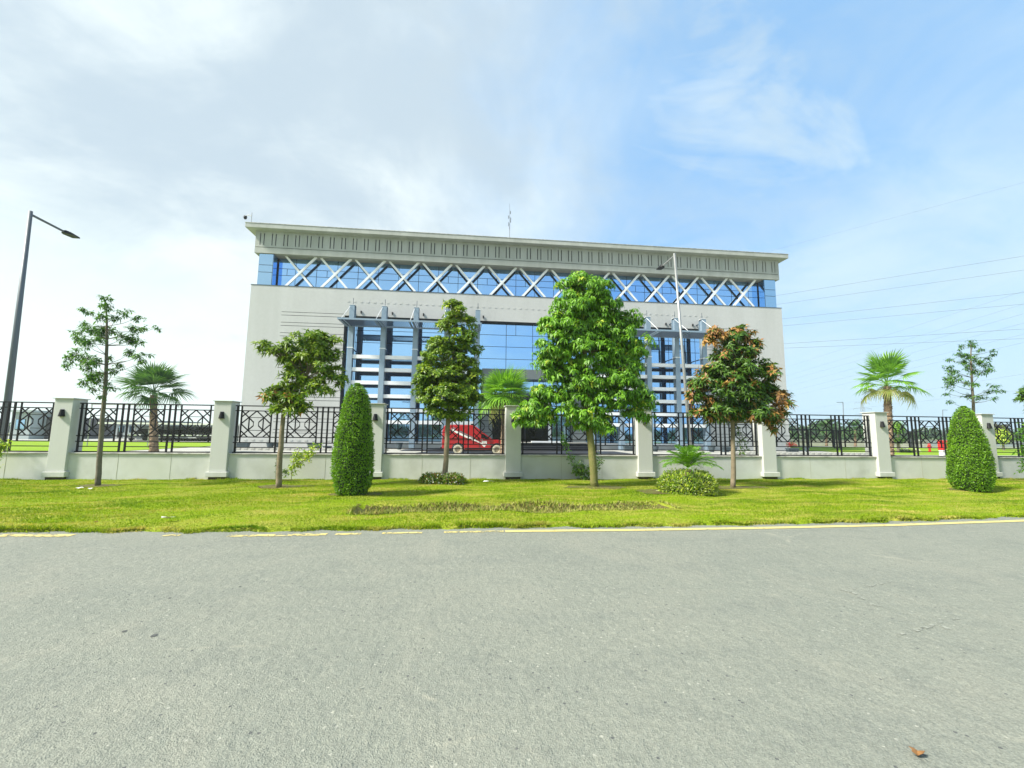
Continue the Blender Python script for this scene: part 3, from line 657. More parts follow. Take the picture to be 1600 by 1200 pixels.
# columns
def column(x):
    m = MB(); m.box(x-0.215, x+0.215, 36.90, 36.94, -0.02, 12.36); m.box(x-0.12, x+0.12, 36.94, 37.42, -0.02, 12.33); m.box(x-0.215, x+0.215, 37.42, 37.46, -0.02, 12.36)
    c = m.obj('column', MT['steel'], B, bevel=0.004)
    MB().box(x-0.245, x+0.245, 36.875, 37.49, 8.57, 8.64).obj('collar', MT['white_metal'], c)
    MB().box(x-0.225, x+0.225, 36.88, 37.48, 12.362, 12.39).obj('column_cap', MT['white_metal'], c)
    MB().tube([(x, 37.2, 12.39), (x, 37.2, 13.05)], 0.022, 6).obj('finial_rod', MT['steel_dark'], c)
    MB().tube([(x-0.16, 36.95, 12.25), (x-0.16, 34.62, 10.58)], 0.022, 6).obj('tie_rod', MT['white_metal'], c) if (x < 0.7 or x > 11.3) else None
    s = 0.52 if x < 6 else -0.52
    MB().box(x+s-0.05, x+s+0.05, 37.90, 37.998, 11.92, 12.14).obj('uplight', MT['lampblack'], c)
    MB().box(x-0.20, x-0.11, 37.46, 38.66, 11.95, 12.05).obj('bracket', MT['steel_dark'], c)
    MB().box(x-0.04, x+0.04, 37.46, 38.65, 8.58, 8.66).obj('bracket', MT['steel_dark'], c)
for x in COLX: column(x)
# white horizontal fins between the columns
for a, b in list(zip(COLX, COLX[1:])):
    if a == 0.78: continue
    for zc_ in (7.86, 6.75, 5.63, 4.48, 3.30, 2.27):
        MB().box(a+0.13, b-0.13, 37.02, 37.40, zc_-0.155, zc_+0.155).obj('fin', MT['white_metal'], B, bevel=0.006)
# sun awnings
def awning(x0, x1, name='sun_awning'):
    m = MB(); zA = 10.47
    m.box(x0, x1, 34.5, 34.56, zA-0.04, zA+0.10); m.box(x0, x1, 36.80, 36.87, zA-0.06, zA+0.08)
    m.box(x0, x0+0.06, 34.56, 36.80, zA-0.04, zA+0.10); m.box(x1-0.06, x1, 34.56, 36.80, zA-0.04, zA+0.10)
    a = m.obj(name, MT['steel'], B)
    for c in COLX:
        if x0 < c < x1:
            MB().box(c-0.26, c-0.20, 34.56, 36.80, zA-0.10, zA+0.06).obj('awning_arm', MT['steel'], a)
            MB().box(c+0.02, c+0.08, 34.56, 36.80, zA-0.10, zA+0.06).obj('awning_arm', MT['steel'], a)
    s = MB(); x = x0+0.12
    while x < x1-0.1: s.bar((x, 34.57, zA+0.02), (x, 36.79, zA+0.02), 0.030, 0.145, up=(-0.30, 0, 0.95)); x += 0.14
    place(s.obj('slat', MT['steel_dark'], a), kind='stuff')
awning(-10.55, 1.05); awning(10.95, 22.5)
# entrance portal
po = MB().box(1.28, 10.72, 37.45, 38.62, 6.30, 7.17).obj('portal_fascia', MT['portal'], B)
for x in (3.0, 5.2, 6.9, 8.9): MB().box(x-0.012, x+0.012, 37.442, 37.452, 6.32, 7.16).obj('joint', MT['dark'], po)
for a, b in ((1.28, 2.28), (9.6, 10.72)):
    c = MB().box(a, b, 37.47, 38.62, 0.66, 6.298).obj('portal_pier', MT['portal'], B)
    for z in (2.0, 3.4, 4.8): MB().box(a, b, 37.462, 37.472, z-0.012, z+0.012).obj('joint', MT['dark'], c)
pane(1.02, 1.26, 0.66, 7.15, GY)
MB().box(2.30, 9.58, 38.62, 38.675, 0.70, 6.29).obj('entrance_backing', MT['dark'], B)
MB().box(2.32, 9.56, 36.6, 38.6, 4.72, 4.98).obj('entrance_canopy', MT['steel_dark'], B, bevel=0.02)
MB().box(2.32, 9.56, 36.9, 38.6, 4.40, 4.60).obj('canopy_soffit', MT['glass_dark'], B)
for a, b, m in ((2.32, 4.2, 'glass'), (4.2, 6.1, 'glass'), (6.1, 8.0, 'glass'), (8.0, 9.56, 'glass')): pane(a, b, 5.0, 6.28, 38.55, m)
for a, b, z0, z1, m in ((2.32, 3.8, 0.72, 4.4, 'glass_dark'), (7.75, 9.56, 0.72, 2.2, 'glass_pale'), (7.75, 9.56, 2.2, 4.4, 'glass')): pane(a, b, z0, z1, 38.55, m)
d = MB().box(3.82, 5.28, 38.50, 38.58, 0.72, 4.38).obj('door', MT['dark'], B); MB().box(3.9, 4.5, 38.492, 38.502, 0.8, 4.3).obj('door_panel', MT['glass_dark'], d); MB().box(4.6, 5.2, 38.492, 38.502, 0.8, 4.3).obj('door_panel', MT['glass_dark'], d)
MB().tube([(5.12, 38.44, 1.6), (5.12, 38.44, 2.3)], 0.03, 8).obj('handle', MT['chrome'], d)
d = MB().box(5.32, 7.45, 38.54, 38.58, 0.72, 4.38).obj('door', MT['dark'], B); MB().box(5.4, 7.38, 38.53, 38.542, 0.8, 3.9).obj('door_panel', MT['glass_dark'], d)
MB().box(7.48, 7.72, 38.45, 38.6, 0.70, 4.39).obj('door_post', MT['white_metal'], B)
# steps and landing
for i, (y0, z1) in enumerate(((35.2, 0.18), (35.6, 0.34), (36.0, 0.50), (36.4, 0.655))):
    MB().box(1.2, 10.8, y0, (35.6, 36.0, 36.4, 38.61)[i]-0.002, -0.02, z1-0.035).obj('step', MT['granite'], B)
    MB().box(1.2, 10.8, y0-0.03, (35.6, 36.0, 36.4, 38.61)[i]-0.032, z1-0.033, z1).obj('tread', MT['kerb'] if i == 3 else MT['granite'], B)
MB().box(5.6, 8.6, 36.36, 36.7, 0.66, 0.78).obj('threshold', MT['white_metal'], B)
# upper band
MB().box(-18.5, 30.5, 39.12, 61.3, ZT-0.1, 17.05).obj('band_core', MT['dark'], B)
XB = [-17.32] + [-15.83+1.84*i for i in range(25)] + [29.32]
for i, (a, b) in enumerate(zip(XB, XB[1:])):
    pane(a, b, 13.9, 15.47, 39.06)
    if i % 2: pane(a, b, 15.47, 16.10, 39.06)
    else: pane(a, (a+b)/2, 15.47, 16.10, 39.06); pane((a+b)/2, b, 15.47, 16.10, 39.06)
    pane(a, b, 16.10, 17.08, 39.06)
for a, b, s in ((-18.62, -17.42, -1), (29.42, 30.62, 1)):
    c = MB().box(a+0.02, b-0.02, 38.16, 39.11, ZT+0.05, 17.04).obj('corner_bay', MT['dark'], B)
    for z0, z1 in ((ZT+0.05, 15.36), (15.36, 16.02), (16.02, 17.06)):
        o = pane(a, b, z0, z1, 38.12, 'glass_pale')
        xo = a-0.02 if s < 0 else b+0.0
        yy = 38.14
        while yy < 61:
            MB().box(xo, xo+0.02, yy+0.02, yy+1.8, z0+0.02, z1-0.02).obj('window_pane', MT['glass_pale'], B); yy += 1.84 if yy > 60 else 22.9
    xi = b+0.0 if s < 0 else a-0.02
    MB().box(xi, xi+0.02, 38.16, 39.05, ZT+0.06, 17.04).obj('window_pane', MT['glass'], B)
LX = [(-16.69+3.034*i)*38.50/38.4 for i in range(16)]
for i in range(15):
    a, b = LX[i]+0.18, LX[i+1]-0.18
    MB().bar((a, 38.55, 17.10), (b, 38.55, 14.02), 0.18, 0.12).obj('lattice_beam', MT['beam'], B)
    MB().bar((a, 38.45, 14.02), (b, 38.45, 17.10), 0.20, 0.12).obj('lattice_beam', MT['beam'], B)
# frieze with its paired slots, and the cornice slab
MB().box(X0+0.08, X1-0.08, YW+0.08, 61.9, 17.10, 19.09).obj('frieze_core', MT['groove'], B)
fr = MB()
def ff(x0, x1, z0, z1): fr.box(x0, x1, YW, YW+0.1, z0, z1)
ff(X0, X1, 17.065, 17.575); ff(X0, X1, 17.625, 17.80); ff(X0, X1, 18.90, 19.095)
xs_ = X0
for i in range(50):
    c = -18.43+0.9971*i
    ff(xs_, c-0.20, 17.80, 18.90); ff(c-0.115, c+0.115, 17.80, 18.90); xs_ = c+0.20
ff(xs_, X1, 17.80, 18.90)
fr.box(X0, X0+0.1, YW+0.1, 61.9, 17.065, 19.095); fr.box(X1-0.1, X1, YW+0.1, 61.9, 17.065, 19.095); fr.box(X0+0.1, X1-0.1, YW+0.1, 39.3, 17.066, 17.10)
fr.obj('frieze', MT['frieze'], B)
MB().box(-19.63, 31.63, 37.37, 62.6, 19.10, 19.50).obj('cornice', MT['frieze'], B, bevel=0.02)
MB().box(-19.66, 31.66, 37.34, 62.63, 19.502, 19.54).obj('roof_edge', MT['kerb'], B)

# ramp, kerbs
rp = MB(); rp.prism([(-5.1, 0.008), (1.15, 0.34), (1.15, 0.004), (-5.1, 0.004)], 33.4, 36.6)
place(rp.obj('entrance_ramp', MT['granite']), 'dark sloping ramp rising to the entrance behind the red ambulance', 'ramp')
def kerb(name, x0, x1, y, lab):
    t = thing(name, (x0, y, 0), lab, 'kerb')
    k = MB().box(0, 0.48, 0, 0.35, 0, 0.20).obj('kerb_stone', MT['kerb'], t, local=True, bevel=0.01)
    n = int((x1-x0)/0.5)
    for i in range(1, n):
        c = k.copy(); C.objects.link(c); c.parent = t; c.location = (0.5*i, rnd.uniform(-0.01, 0.01), 0); 
kerb('garden_kerb', -16.9, -5.6, 33.2, 'row of pale kerb stones before the grooved left wall')
kerb('garden_kerb', 20.4, 34.0, 31.0, 'row of mottled pale kerb stones before the right building corner')
# planters
def pot(px, py, w, h, kind, lab, Y=36.0, flowers=False):
    q = sight(px, py, Y); t = thing('planter', (q.x, Y, 0), lab, 'planter', 'dark planters along the building')
    if kind == 'box': 
        m = MB(); m.v = [(-w/2*.88, -.16, 0), (w/2*.88, -.16, 0), (w/2*.88, .16, 0), (-w/2*.88, .16, 0), (-w/2, -.2, h), (w/2, -.2, h), (w/2, .2, h), (-w/2, .2, h)]
        m.f = [(0, 3, 2, 1), (4, 5, 6, 7), (0, 1, 5, 4), (1, 2, 6, 5), (2, 3, 7, 6), (3, 0, 4, 7)]; m.obj('planter_box', MT['pot'], t, local=True, bevel=0.03)
        MB().box(-w/2-0.02, w/2+0.02, -0.22, 0.22, h-0.05, h+0.02).obj('rim', MT['pot'], t, local=True, bevel=0.01)
    else:
        MB().lathe([(w*.28, 0), (w*.36, h*.25), (w*.47, h*.8), (w*.5, h*.93), (w*.53, h*.94), (w*.53, h), (w*.42, h)], k=18).obj('planter_pot', MT['pot'], t, local=True, smooth=False)
    if flowers:
        V, F_ = whorls(RNG.uniform((-w*.45, -.15, h+.05), (w*.45, .15, h+.45), (60, 3)), np.tile([0, 0, 1.0], (60, 1)), 6, 0.12, 0.05, 0, 1)
        mesh_obj('foliage', V, F_, MT['lf_mango'], t, local=True)
        V, F_ = whorls(RNG.uniform((-w*.45, -.2, h+.15), (w*.4, .15, h+.5), (70, 3)), np.tile([0, -.5, 1.0], (70, 1)), 6, 0.07, 0.06, 0, .6)
        mesh_obj('flowers', V, F_, MT['flower_red'], t, local=True)
pot(379, 700, 0.98, 0.44, 'box', 'long dark planter box nearest the left corner of the building')
pot(422, 700, 0.58, 0.46, 'pot', 'left of the two close round pots before the grooved wall')
pot(433, 700, 0.58, 0.46, 'pot', 'right of the two close round pots, just left of the tan tree trunk')
pot(491, 700, 1.0, 0.44, 'box', 'long dark planter box behind the bright climbing sapling')
pot(511, 703, 0.7, 0.3, 'pot', 'wide low bowl planter just left of the left cone bush', Y=34.6)
pot(624, 700, 0.52, 0.56, 'pot', 'single round pot beside the second blue-grey column, left of the ambulance')
pot(985, 702, 1.2, 0.42, 'box', 'long dark planter box under the window left of the fifth pillar')
pot(1024, 702, 0.6, 0.52, 'pot', 'round pot just right of the pillar under the drooping leaves', Y=35)
pot(1112, 702, 0.62, 0.5, 'pot', 'round pot behind the small feathery palm, right side', Y=35)
pot(1139, 701, 1.3, 0.42, 'box', 'dark planter box behind the orange tree trunk', Y=35)
pot(1238, 704, 1.0, 0.40, 'box', 'blue-grey planter box with red flowers at the right building corner', Y=34, flowers=True)
pot(1261, 703, 0.4, 0.5, 'pot', 'narrow dark pot on the right, next to the red-flowered planter', Y=36)

# roof fittings
q = sight(389, 343, 37.6)
t = thing('security_camera', (q.x+0.15, 37.7, 19.54), 'dome security camera on a short pole at the left roof corner', 'camera')
MB().tube([(0, 0, 0), (0, 0, 1.05)], 0.03, 8).obj('pole', MT['pole'], t, local=True)
MB().tube([(0, 0, 0.72), (-0.25, 0, 0.82), (-0.5, 0, 0.72)], 0.028, 8).obj('arm', MT['white'], t, local=True)
MB().lathe([(0.02, 0.72), (0.12, 0.70), (0.14, 0.62), (0.14, 0.55), (0.11, 0.46), (0.05, 0.40)], (-0.52, 0, 0), 16).obj('dome', MT['lampblack'], t, local=True, smooth=True)
q = sight(796, 372, 40)
t = thing('antenna_mast', (q.x, 40, 19.5), 'thin antenna mast standing on the middle of the roof', 'antenna')
MB().tube([(0, 0, 0), (0.02, 0, 3.0), (-0.03, 0, 4.9)], [0.03, 0.025, 0.012], 6).obj('mast', MT['wire'], t, local=True)
m = MB()
for i, (x, z, h) in enumerate(((-0.12, 3.3, 0.3), (0.10, 2.9, 0.5), (-0.10, 2.5, 0.4), (0.08, 3.8, 0.3), (0.0, 2.2, 0.25))): m.box(x-0.035, x+0.035, -0.04, 0.04, z, z+h); m.box(min(x, 0), max(x, 0), -0.01, 0.01, z+h/2, z+h/2+0.02)
m.obj('dipole_elements', MT['wire'], t, local=True)
# ------------------------------------------------------------------ trees
def trunk(name, pts, m, parent, k=10, seg=4):
    """smooth limb through (Vector, radius) knots with a little wander"""
    P_ = []; Rr = []
    for i in range(len(pts)-1):
        (a, ra), (b, rb) = pts[i], pts[i+1]
        for j in range(seg):
            t = j/seg; w_ = Vector((rnd.uniform(-1, 1), rnd.uniform(-1, 1), 0))*min(ra, rb)*0.15 if j else Vector((0, 0, 0))
            P_.append(a.lerp(b, t)+w_); Rr.append(ra+(rb-ra)*t)
    P_.append(pts[-1][0]); Rr.append(pts[-1][1])
    return P_, Rr
def grow(name, lab, cat, base_px, Y, tk, blobs, leafspec, bmat, group=None, limbs=True, twigs=0, depth=1.0, seed=1):
    """tk: [(px,py,radius)], blobs: [(px,py,rx_px,ry_px,clumps,matmix)] at distance Y; leafspec dict"""
    g = np.random.default_rng(seed); s = Y/F_PX
    b = sight(*base_px, Y); t = thing(name, (b.x, Y, 0), lab, cat, group)
    kn = [(sight(x, y, Y), r) for x, y, r in tk]; kn[0] = (Vector((kn[0][0].x, Y, 0.0)), kn[0][1])
    m = MB(); P_, Rr = trunk('trunk', kn, bmat, t); m.tube(P_, Rr, 10)
    cents = []; axes = []; mix = []
    top = kn[-1][0]
    for (px, py, rx, ry, n, om) in blobs:
        n = int(n*leafspec.get('dens', 1))
        c = sight(px, py, Y+g.uniform(-0.35, 0.35)*rx*s*depth)
        R_ = np.array([rx*s, (rx+ry)/2*s*depth, ry*s])
        u = unit(n, g); rad = g.uniform(0, 1, n)**0.42; 
        ns = max(1, int(n/leafspec.get('grp', 9))); us = unit(ns, g)*(g.uniform(0.15, 1, ns)**0.42)[:, None]*R_; gi = g.integers(0, ns, n)
        dm = unit(n, g)*np.array([1, 1, 0.55]); dm[:, 2] = np.abs(dm[:, 2])*1.1-0.15; gr = leafspec.get('gr', 0.20)*g.uniform(0.7, 1.25, ns)
        p = us[gi] + dm*gr[gi][:, None]*g.uniform(0.6, 1.0, (n, 1)) + np.array(c); u = us[gi]/np.linalg.norm(us[gi], axis=1, keepdims=True)*0.5 + dm
        cents.append(p); axes.append(u*np.array([0.8, 0.8, 0.5])+np.array([0, 0, 0.75])); mix.append(g.uniform(0, 1, n) < (om*(0.35+0.65*rad)))
        if limbs:
            # limb from the closest trunk point below to the blob
            best = min((q for q, r in zip(P_, Rr) if q.z < c.z+0.1 or q is P_[-1]), key=lambda q: (q-c).length)
            mid = best.lerp(c, 0.5)+Vector((0, 0, 0.05)); m.tube([best, mid, c], [Rr[P_.index(best)]*0.55+0.004, 0.016, 0.006], 6)
            for k in range(min(n, twigs)):
                q = Vector(p[k]); m.tube([c.lerp(best, g.uniform(0.0, 0.5)), q], [0.008, 0.003], 4)
    m.obj('trunk', bmat, t, smooth=True)
    Cn = np.concatenate(cents); A = np.concatenate(axes); mixa = np.concatenate(mix)
    parts = []
    for flag, mi in ((False, 0), (True, 1)):
        k = mixa == flag
        if k.any():
            V, F_ = whorls(Cn[k], A[k], leafspec['k'], leafspec['L']*(1 if mi == 0 else leafspec.get('L2', 1)), leafspec['W']*(1 if mi == 0 else 1.1), leafspec['e0'], leafspec['e1'], g, droop=leafspec.get('droop', 0.3), jit=leafspec.get('jit', 0.02))
            parts.append((V, F_, mi))
    V, F_, mi = merge(parts)
    mesh_obj('crown', V, F_, leafspec['mats'], t, midx=mi)
    return t

# 1 sparse umbrella-leaved tree, left
cl = [(163,466,9,3),(162,479,12,5),(134,487,9,4),(195,488,9,4),(214,497,8,4),(160,497,9,6),(180,499,8,4),(243,513,6,3),(130,506,6,4),(137,514,12,6),(155,518,12,7),(172,517,12,6),(210,515,9,6),(222,513,7,5),(120,520,7,3),(125,529,9,6),(145,532,11,5),(133,537,9,5),(190,527,11,5),(206,532,12,5),(218,535,6,3),(158,522,8,6),(120,552,10,6),(108,560,8,5),(137,560,10,6),(150,565,9,7),(107,572,7,4),(135,573,10,7),(158,585,8,6),(143,588,11,8),(152,595,9,6),(205,551,8,6),(217,558,7,5),(230,554,6,3),(222,566,7,4),(185,572,8,4),(178,580,7,4),(170,560,5,3),(172,605,8,5),(130,600,6,4),(160,620,5,3),(145,608,7,4)]
def sparse(name, lab, base, Y, tk, cl, arms, seed, r2=0.010, nl=9):
    g = np.random.default_rng(seed); s = Y/F_PX; b = sight(*base, Y); t = thing(name, (b.x, Y, 0), lab, 'tree', 'sparse umbrella-leaved young trees')
    kn = [(sight(x, y, Y), r) for x, y, r in tk]; kn[0] = (Vector((kn[0][0].x, Y, 0)), kn[0][1]); m = MB(); P_, Rr = trunk('t', kn, None, t); m.tube(P_, Rr, 10)
    Cn = []
    for (x, y, rx, ry) in cl:
        c = sight(x, y, Y+g.uniform(-1, 1)*0.5)
        best = min((q for q in P_ if q.z < c.z-0.12), key=lambda q: (q-c).length, default=P_[0])
        mid = best.lerp(c, 0.55)+Vector((0, 0, -0.04)); rr = Rr[P_.index(best)]
        m.tube([best, mid, c], [min(rr*0.4, 0.011), 0.006, 0.003], 4)
        n = max(5, int(rx*ry/3.4)); u = unit(n, g); Cn.append(np.array(c)+u*np.array([rx*s*1.15, rx*s*0.9, ry*s*1.35])*g.uniform(0.3, 1, (n, 1)))
        for p in Cn[-1]: m.tube([c, Vector(p)], [0.003, 0.002], 3)
    m.obj('trunk', MT['bark_grey'], t, smooth=True)
    Cn = np.concatenate(Cn); A = np.tile([0, 0, 1.0], (len(Cn), 1)) + g.normal(0, 0.2, (len(Cn), 3))
    V, F_ = whorls(Cn, A, nl, 0.105, 0.034, -0.9, 0.5, g, droop=0.20, jit=0.02)
    mesh_obj('crown', V, F_, MT['lf_sparse'], t)
sparse('umbrella_tree', 'tall thin sparse tree on the left verge, airy tiers of leaves against white sky', (153, 762), 12.0,
       [(153,762,.062),(155,720,.055),(160,650,.047),(165,600,.042),(167,540,.033),(167,500,.022),(165,468,.010)], cl, None, 11)
cl2 = [(1517,535,7,3),(1503,541,5,3),(1520,541,8,4),(1530,545,6,3),(1498,553,7,5),(1512,556,8,5),(1522,560,7,5),(1550,548,5,2),(1552,555,4,2),(1545,560,4,2),(1485,562,8,3),(1480,574,8,4),(1486,580,9,5),(1490,590,10,6),(1505,566,8,5),(1515,572,9,7),(1530,565,7,5),(1540,570,8,5),(1548,578,7,4),(1520,580,8,6),(1532,582,9,4),(1484,598,9,5),(1482,606,6,3),(1478,615,4,2),(1480,592,7,5),(1552,603,8,3),(1560,611,8,3),(1545,612,7,3),(1510,619,7,4),(1522,622,6,3),(1535,622,8,2),(1555,622,3,2),(1510,598,6,5),(1522,600,8,4),(1484,628,4,2)]
sparse('umbrella_tree', 'sparse umbrella-leaved tree rising behind the right clipped cone bush', (1521, 762), 12.4,
       [(1521,762,.05),(1522,700,.045),(1521,640,.042),(1519,600,.034),(1517,560,.022),(1517,538,.010)], cl2, None, 12)

# 2 leaning crown with long leaves
LF_LONG = dict(grp=7, gr=0.15, dens=1.2, k=8, L=0.165, W=0.050, e0=-0.4, e1=0.8, droop=0.18, mats=[MT['lf_long'], MT['lf_orange']])
grow('leaning_tree', 'small tree with tan trunk and long-leaved crown leaning right over the fence', 'tree', (435, 764), 11.6,
     [(435,764,.075),(437,720,.066),(440,680,.060),(443,645,.050),(458,615,.042),(478,590,.032)],
     [(493,555,30,28,170,0.01),(510,545,20,20,80,0.0),(470,570,26,30,130,0.01),(455,565,18,18,50,0.0),(515,580,17,22,70,0.0),(500,605,18,14,50,0.0),(470,600,22,18,70,0.03),(488,530,25,12,70,0.0),(455,540,12,8,25,0.0),(432,545,12,6,20,0.0),(418,541,8,8,20,0.0),(421,548,10,6,14,0),(445,622,24,10,60,0.25),(420,615,18,6,26,0.5),(450,633,22,12,60,0.04),(465,625,18,14,50,0.0),(440,610,15,8,30,0.15),(530,592,8,10,16,0.05),(478,640,8,8,12,0.1)],
     LF_LONG, MT['bark_tan'], twigs=6, seed=21, depth=0.9)
# 3 conical dense tree above a flower bed
LF_D = dict(grp=13, gr=0.20, dens=1.75, k=8, L=0.105, W=0.055, e0=-0.3, e1=0.9, droop=0.2, mats=[MT['lf_dark'], MT['lf_yel']])
grow('conical_tree', 'dense conical small-leaved tree in front of the red ambulance, flowers round its foot', 'tree', (693, 757), 12.6,
     [(693,757,.085),(697,720,.075),(700,660,.066),(704,600,.052),(709,540,.038),(712,490,.018)],
     [(712,482,14,13,70,.15),(712,505,26,18,150,.10),(706,530,34,22,220,.08),(722,545,26,20,150,.06),(700,560,38,24,280,.06),(690,590,42,26,320,.06),(712,595,36,26,260,.05),(700,622,46,22,330,.05),(676,612,28,22,160,.08),(725,618,22,20,120,.05),(705,642,30,16,170,.03),(665,590,17,20,70,.10),(736,575,12,20,60,.08),(690,648,20,12,60,.03),(735,600,12,16,50,.1),(668,560,14,14,40,.12),(740,628,10,10,30,.05)],
     LF_D, MT['bark_tan'], twigs=4, seed=31, depth=0.85)
# 4 the big bright tree
LF_B = dict(grp=11, gr=0.27, dens=2.1, k=8, L=0.130, W=0.052, e0=-0.75, e1=0.1, droop=0.35, mats=[MT['lf_big'], MT['lf_yel']])
grow('broad_tree', 'largest tree, bright green broad crown reaching the roof band, olive trunk', 'tree', (930, 764), 11.5,
     [(930,764,.115),(926,720,.105),(922,680,.098),(919,640,.088),(915,580,.066),(912,520,.045),(910,450,.018)],
     [(909,432,10,14,36,.12),(893,445,15,12,40,.1),(912,455,32,18,110,.08),(935,452,20,16,60,.1),(900,478,40,22,170,.06),(945,480,32,22,130,.06),(880,505,30,24,130,.06),(925,510,48,26,220,.04),(862,505,17,18,50,.05),(980,503,22,20,70,.05),(995,545,17,24,60,.05),(938,440,16,10,24,.08),(852,560,14,18,36,.05),(965,515,24,24,90,.06),(870,540,26,26,120,.05),(915,548,50,30,260,.03),(975,550,28,26,130,.05),(865,575,24,24,110,.06),(905,588,46,28,230,.02),(955,590,40,28,200,.03),(988,580,20,26,80,.06),(858,612,22,20,90,.06),(895,618,30,16,90,.02),(960,620,42,16,140,.02),(838,635,22,16,80,.08),(822,652,12,12,34,.10),(848,652,18,12,50,.05),(1002,618,16,18,60,.05),(1005,640,13,16,44,.05),(925,650,22,22,100,.05),(905,655,16,16,50,.1),(940,668,14,12,36,.05),(985,640,12,8,20,.03),(885,640,14,10,26,.03)],
     LF_B, MT['bark_olive'], twigs=4, seed=41, depth=0.85)
# 5 dark tree with orange young leaves
LF_M = dict(grp=5, gr=0.16, dens=1.25, k=9, L=0.165, W=0.058, L2=1.15, e0=-0.55, e1=0.7, droop=0.22, mats=[MT['lf_mango'], MT['lf_orange']])
grow('mango_tree', 'dark-leaved tree with drooping orange young leaves right of the building lamp', 'tree', (1145, 764), 11.3,
     [(1145,764,.070),(1146,720,.060),(1145,680,.055),(1143,640,.045),(1145,590,.032),(1150,545,.018)],
     [(1156,520,14,9,26,.35),(1148,535,28,12,70,.15),(1118,522,16,7,26,.75),(1105,532,10,8,16,.8),(1145,555,38,18,140,.12),(1175,545,20,12,40,.25),(1130,580,36,22,150,.10),(1170,578,36,22,150,.10),(1200,582,14,22,40,.5),(1108,600,26,18,80,.15),(1145,610,46,24,220,.10),(1185,612,32,22,130,.08),(1095,622,20,14,50,.35),(1085,608,12,8,20,.6),(1130,640,40,16,120,.12),(1175,640,34,16,100,.15),(1212,620,16,14,40,.75),(1222,635,12,12,26,.75),(1205,650,20,12,44,.6),(1190,655,18,12,30,.5),(1100,645,20,14,46,.35),(1120,655,14,10,24,.2),(1160,655,14,8,18,.1),(1210,665,10,10,14,.5),(1165,525,12,8,16,.4)],
     LF_M, MT['bark_tan'], twigs=5, seed=51, depth=0.85)
# right-edge tree, mostly outside the picture
grow('roadside_tree', 'tree at the extreme right edge, only its outer leaves in view', 'tree', (1650, 764), 11.5,
     [(1650,764,.07),(1648,700,.06),(1645,640,.05),(1645,580,.03)],
     [(1612,605,18,12,46,.0),(1605,620,14,8,28,.0),(1640,590,30,26,110,.0),(1650,630,34,26,130,.0),(1610,640,12,8,16,0),(1660,560,26,22,70,0)], dict(LF_LONG, mats=[MT['lf_mango'], MT['lf_orange']]), MT['bark_tan'], twigs=3, seed=61)

# clipped cone bushes
def cone_bush(px, top_px, bot_px, Y, rpx, lab, seed, prof, lean=0):
    g = np.random.default_rng(seed); b = sight(px, bot_px, Y); tp = sight(px+lean, top_px, Y); H = tp.z
    t = thing('clipped_cone_bush', (b.x, Y, 0), lab, 'bush', 'clipped cone bushes on the verge')
    Rm = rpx*Y/F_PX; pf = [(h, r*Rm) for h, r in prof]; hs = np.array([h for h, r in pf]); rs = np.array([r for h, r in pf])
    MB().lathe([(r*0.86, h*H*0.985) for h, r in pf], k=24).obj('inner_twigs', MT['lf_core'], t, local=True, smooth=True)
    MB().tube([(0, 0, 0), (0, 0, 0.3)], 0.05, 8).obj('stem', MT['bark_grey'], t, local=True)
    n = 15000; h = g.uniform(0, 1, n*2); r = np.interp(h, hs, rs); keep = g.uniform(0, 1, n*2)*Rm < r+0.03; h = h[keep][:n]; r = r[keep][:n]; n = len(h)
    a = g.uniform(0, 6.283, n); lump = 1+0.035*np.sin(a*3+h*9)+0.03*np.sin(a*7-h*15)+0.03*np.sin(a*2-h*5+seed)+0.05*(g.uniform(0,1,n)>0.985)
    dr = np.interp(np.clip(h+0.01, 0, 1), hs, rs)-np.interp(np.clip(h-0.01, 0, 1), hs, rs); nz_ = -dr/(0.02*H)
    Nn = np.stack([np.cos(a), np.sin(a), np.clip(nz_, -1, 3)], 1); Nn /= np.linalg.norm(Nn, axis=1, keepdims=True)
    P = np.stack([r*lump*np.cos(a), r*lump*np.sin(a), h*H], 1) - Nn*g.uniform(0.0, 0.06, (n, 1))
    topn = g.uniform(0, 1, 700); aa = g.uniform(0, 6.283, 700); rt = rs[-1]*np.sqrt(topn)
    P = np.concatenate([P, np.stack([rt*np.cos(aa), rt*np.sin(aa), np.full(700, H)-0.02], 1)]); Nn = np.concatenate([Nn, np.tile([0, 0, 1.0], (700, 1))])
    D = Nn*g.uniform(0.2, 1.0, (len(P), 1)) + unit(len(P), g)*0.75 + np.array([0, 0, 0.25])
    sh = np.array([(lean*Y/F_PX), 0, 0]); P = P + sh*(P[:, 2:3]/H)
    V, F_ = leaves(P, D, Nn+unit(len(P), g)*0.5, g.uniform(0.032, 0.062, len(P)), g.uniform(0.018, 0.032, len(P)), droop=0.05)
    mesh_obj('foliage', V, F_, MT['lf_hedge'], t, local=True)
PR = [(0, .55), (.03, .72), (.10, .90), (.22, 1.0), (.38, 1.0), (.55, .93), (.72, .80), (.85, .67), (.93, .52), (.975, .34), (1, .12)]
cone_bush(549, 600, 779, 10.2, 27.8, 'left clipped cone bush, dark green, before the cracked fence pillar', 71, PR)
PR2 = [(0, .60), (.03, .76), (.10, .92), (.22, 1.0), (.38, .98), (.55, .86), (.70, .72), (.83, .56), (.92, .42), (.97, .28), (1, .10)]
cone_bush(1520, 636, 769, 10.6, 29.0, 'right clipped cone bush, lighter and more pointed, near the right photo edge', 72, PR2, lean=0)

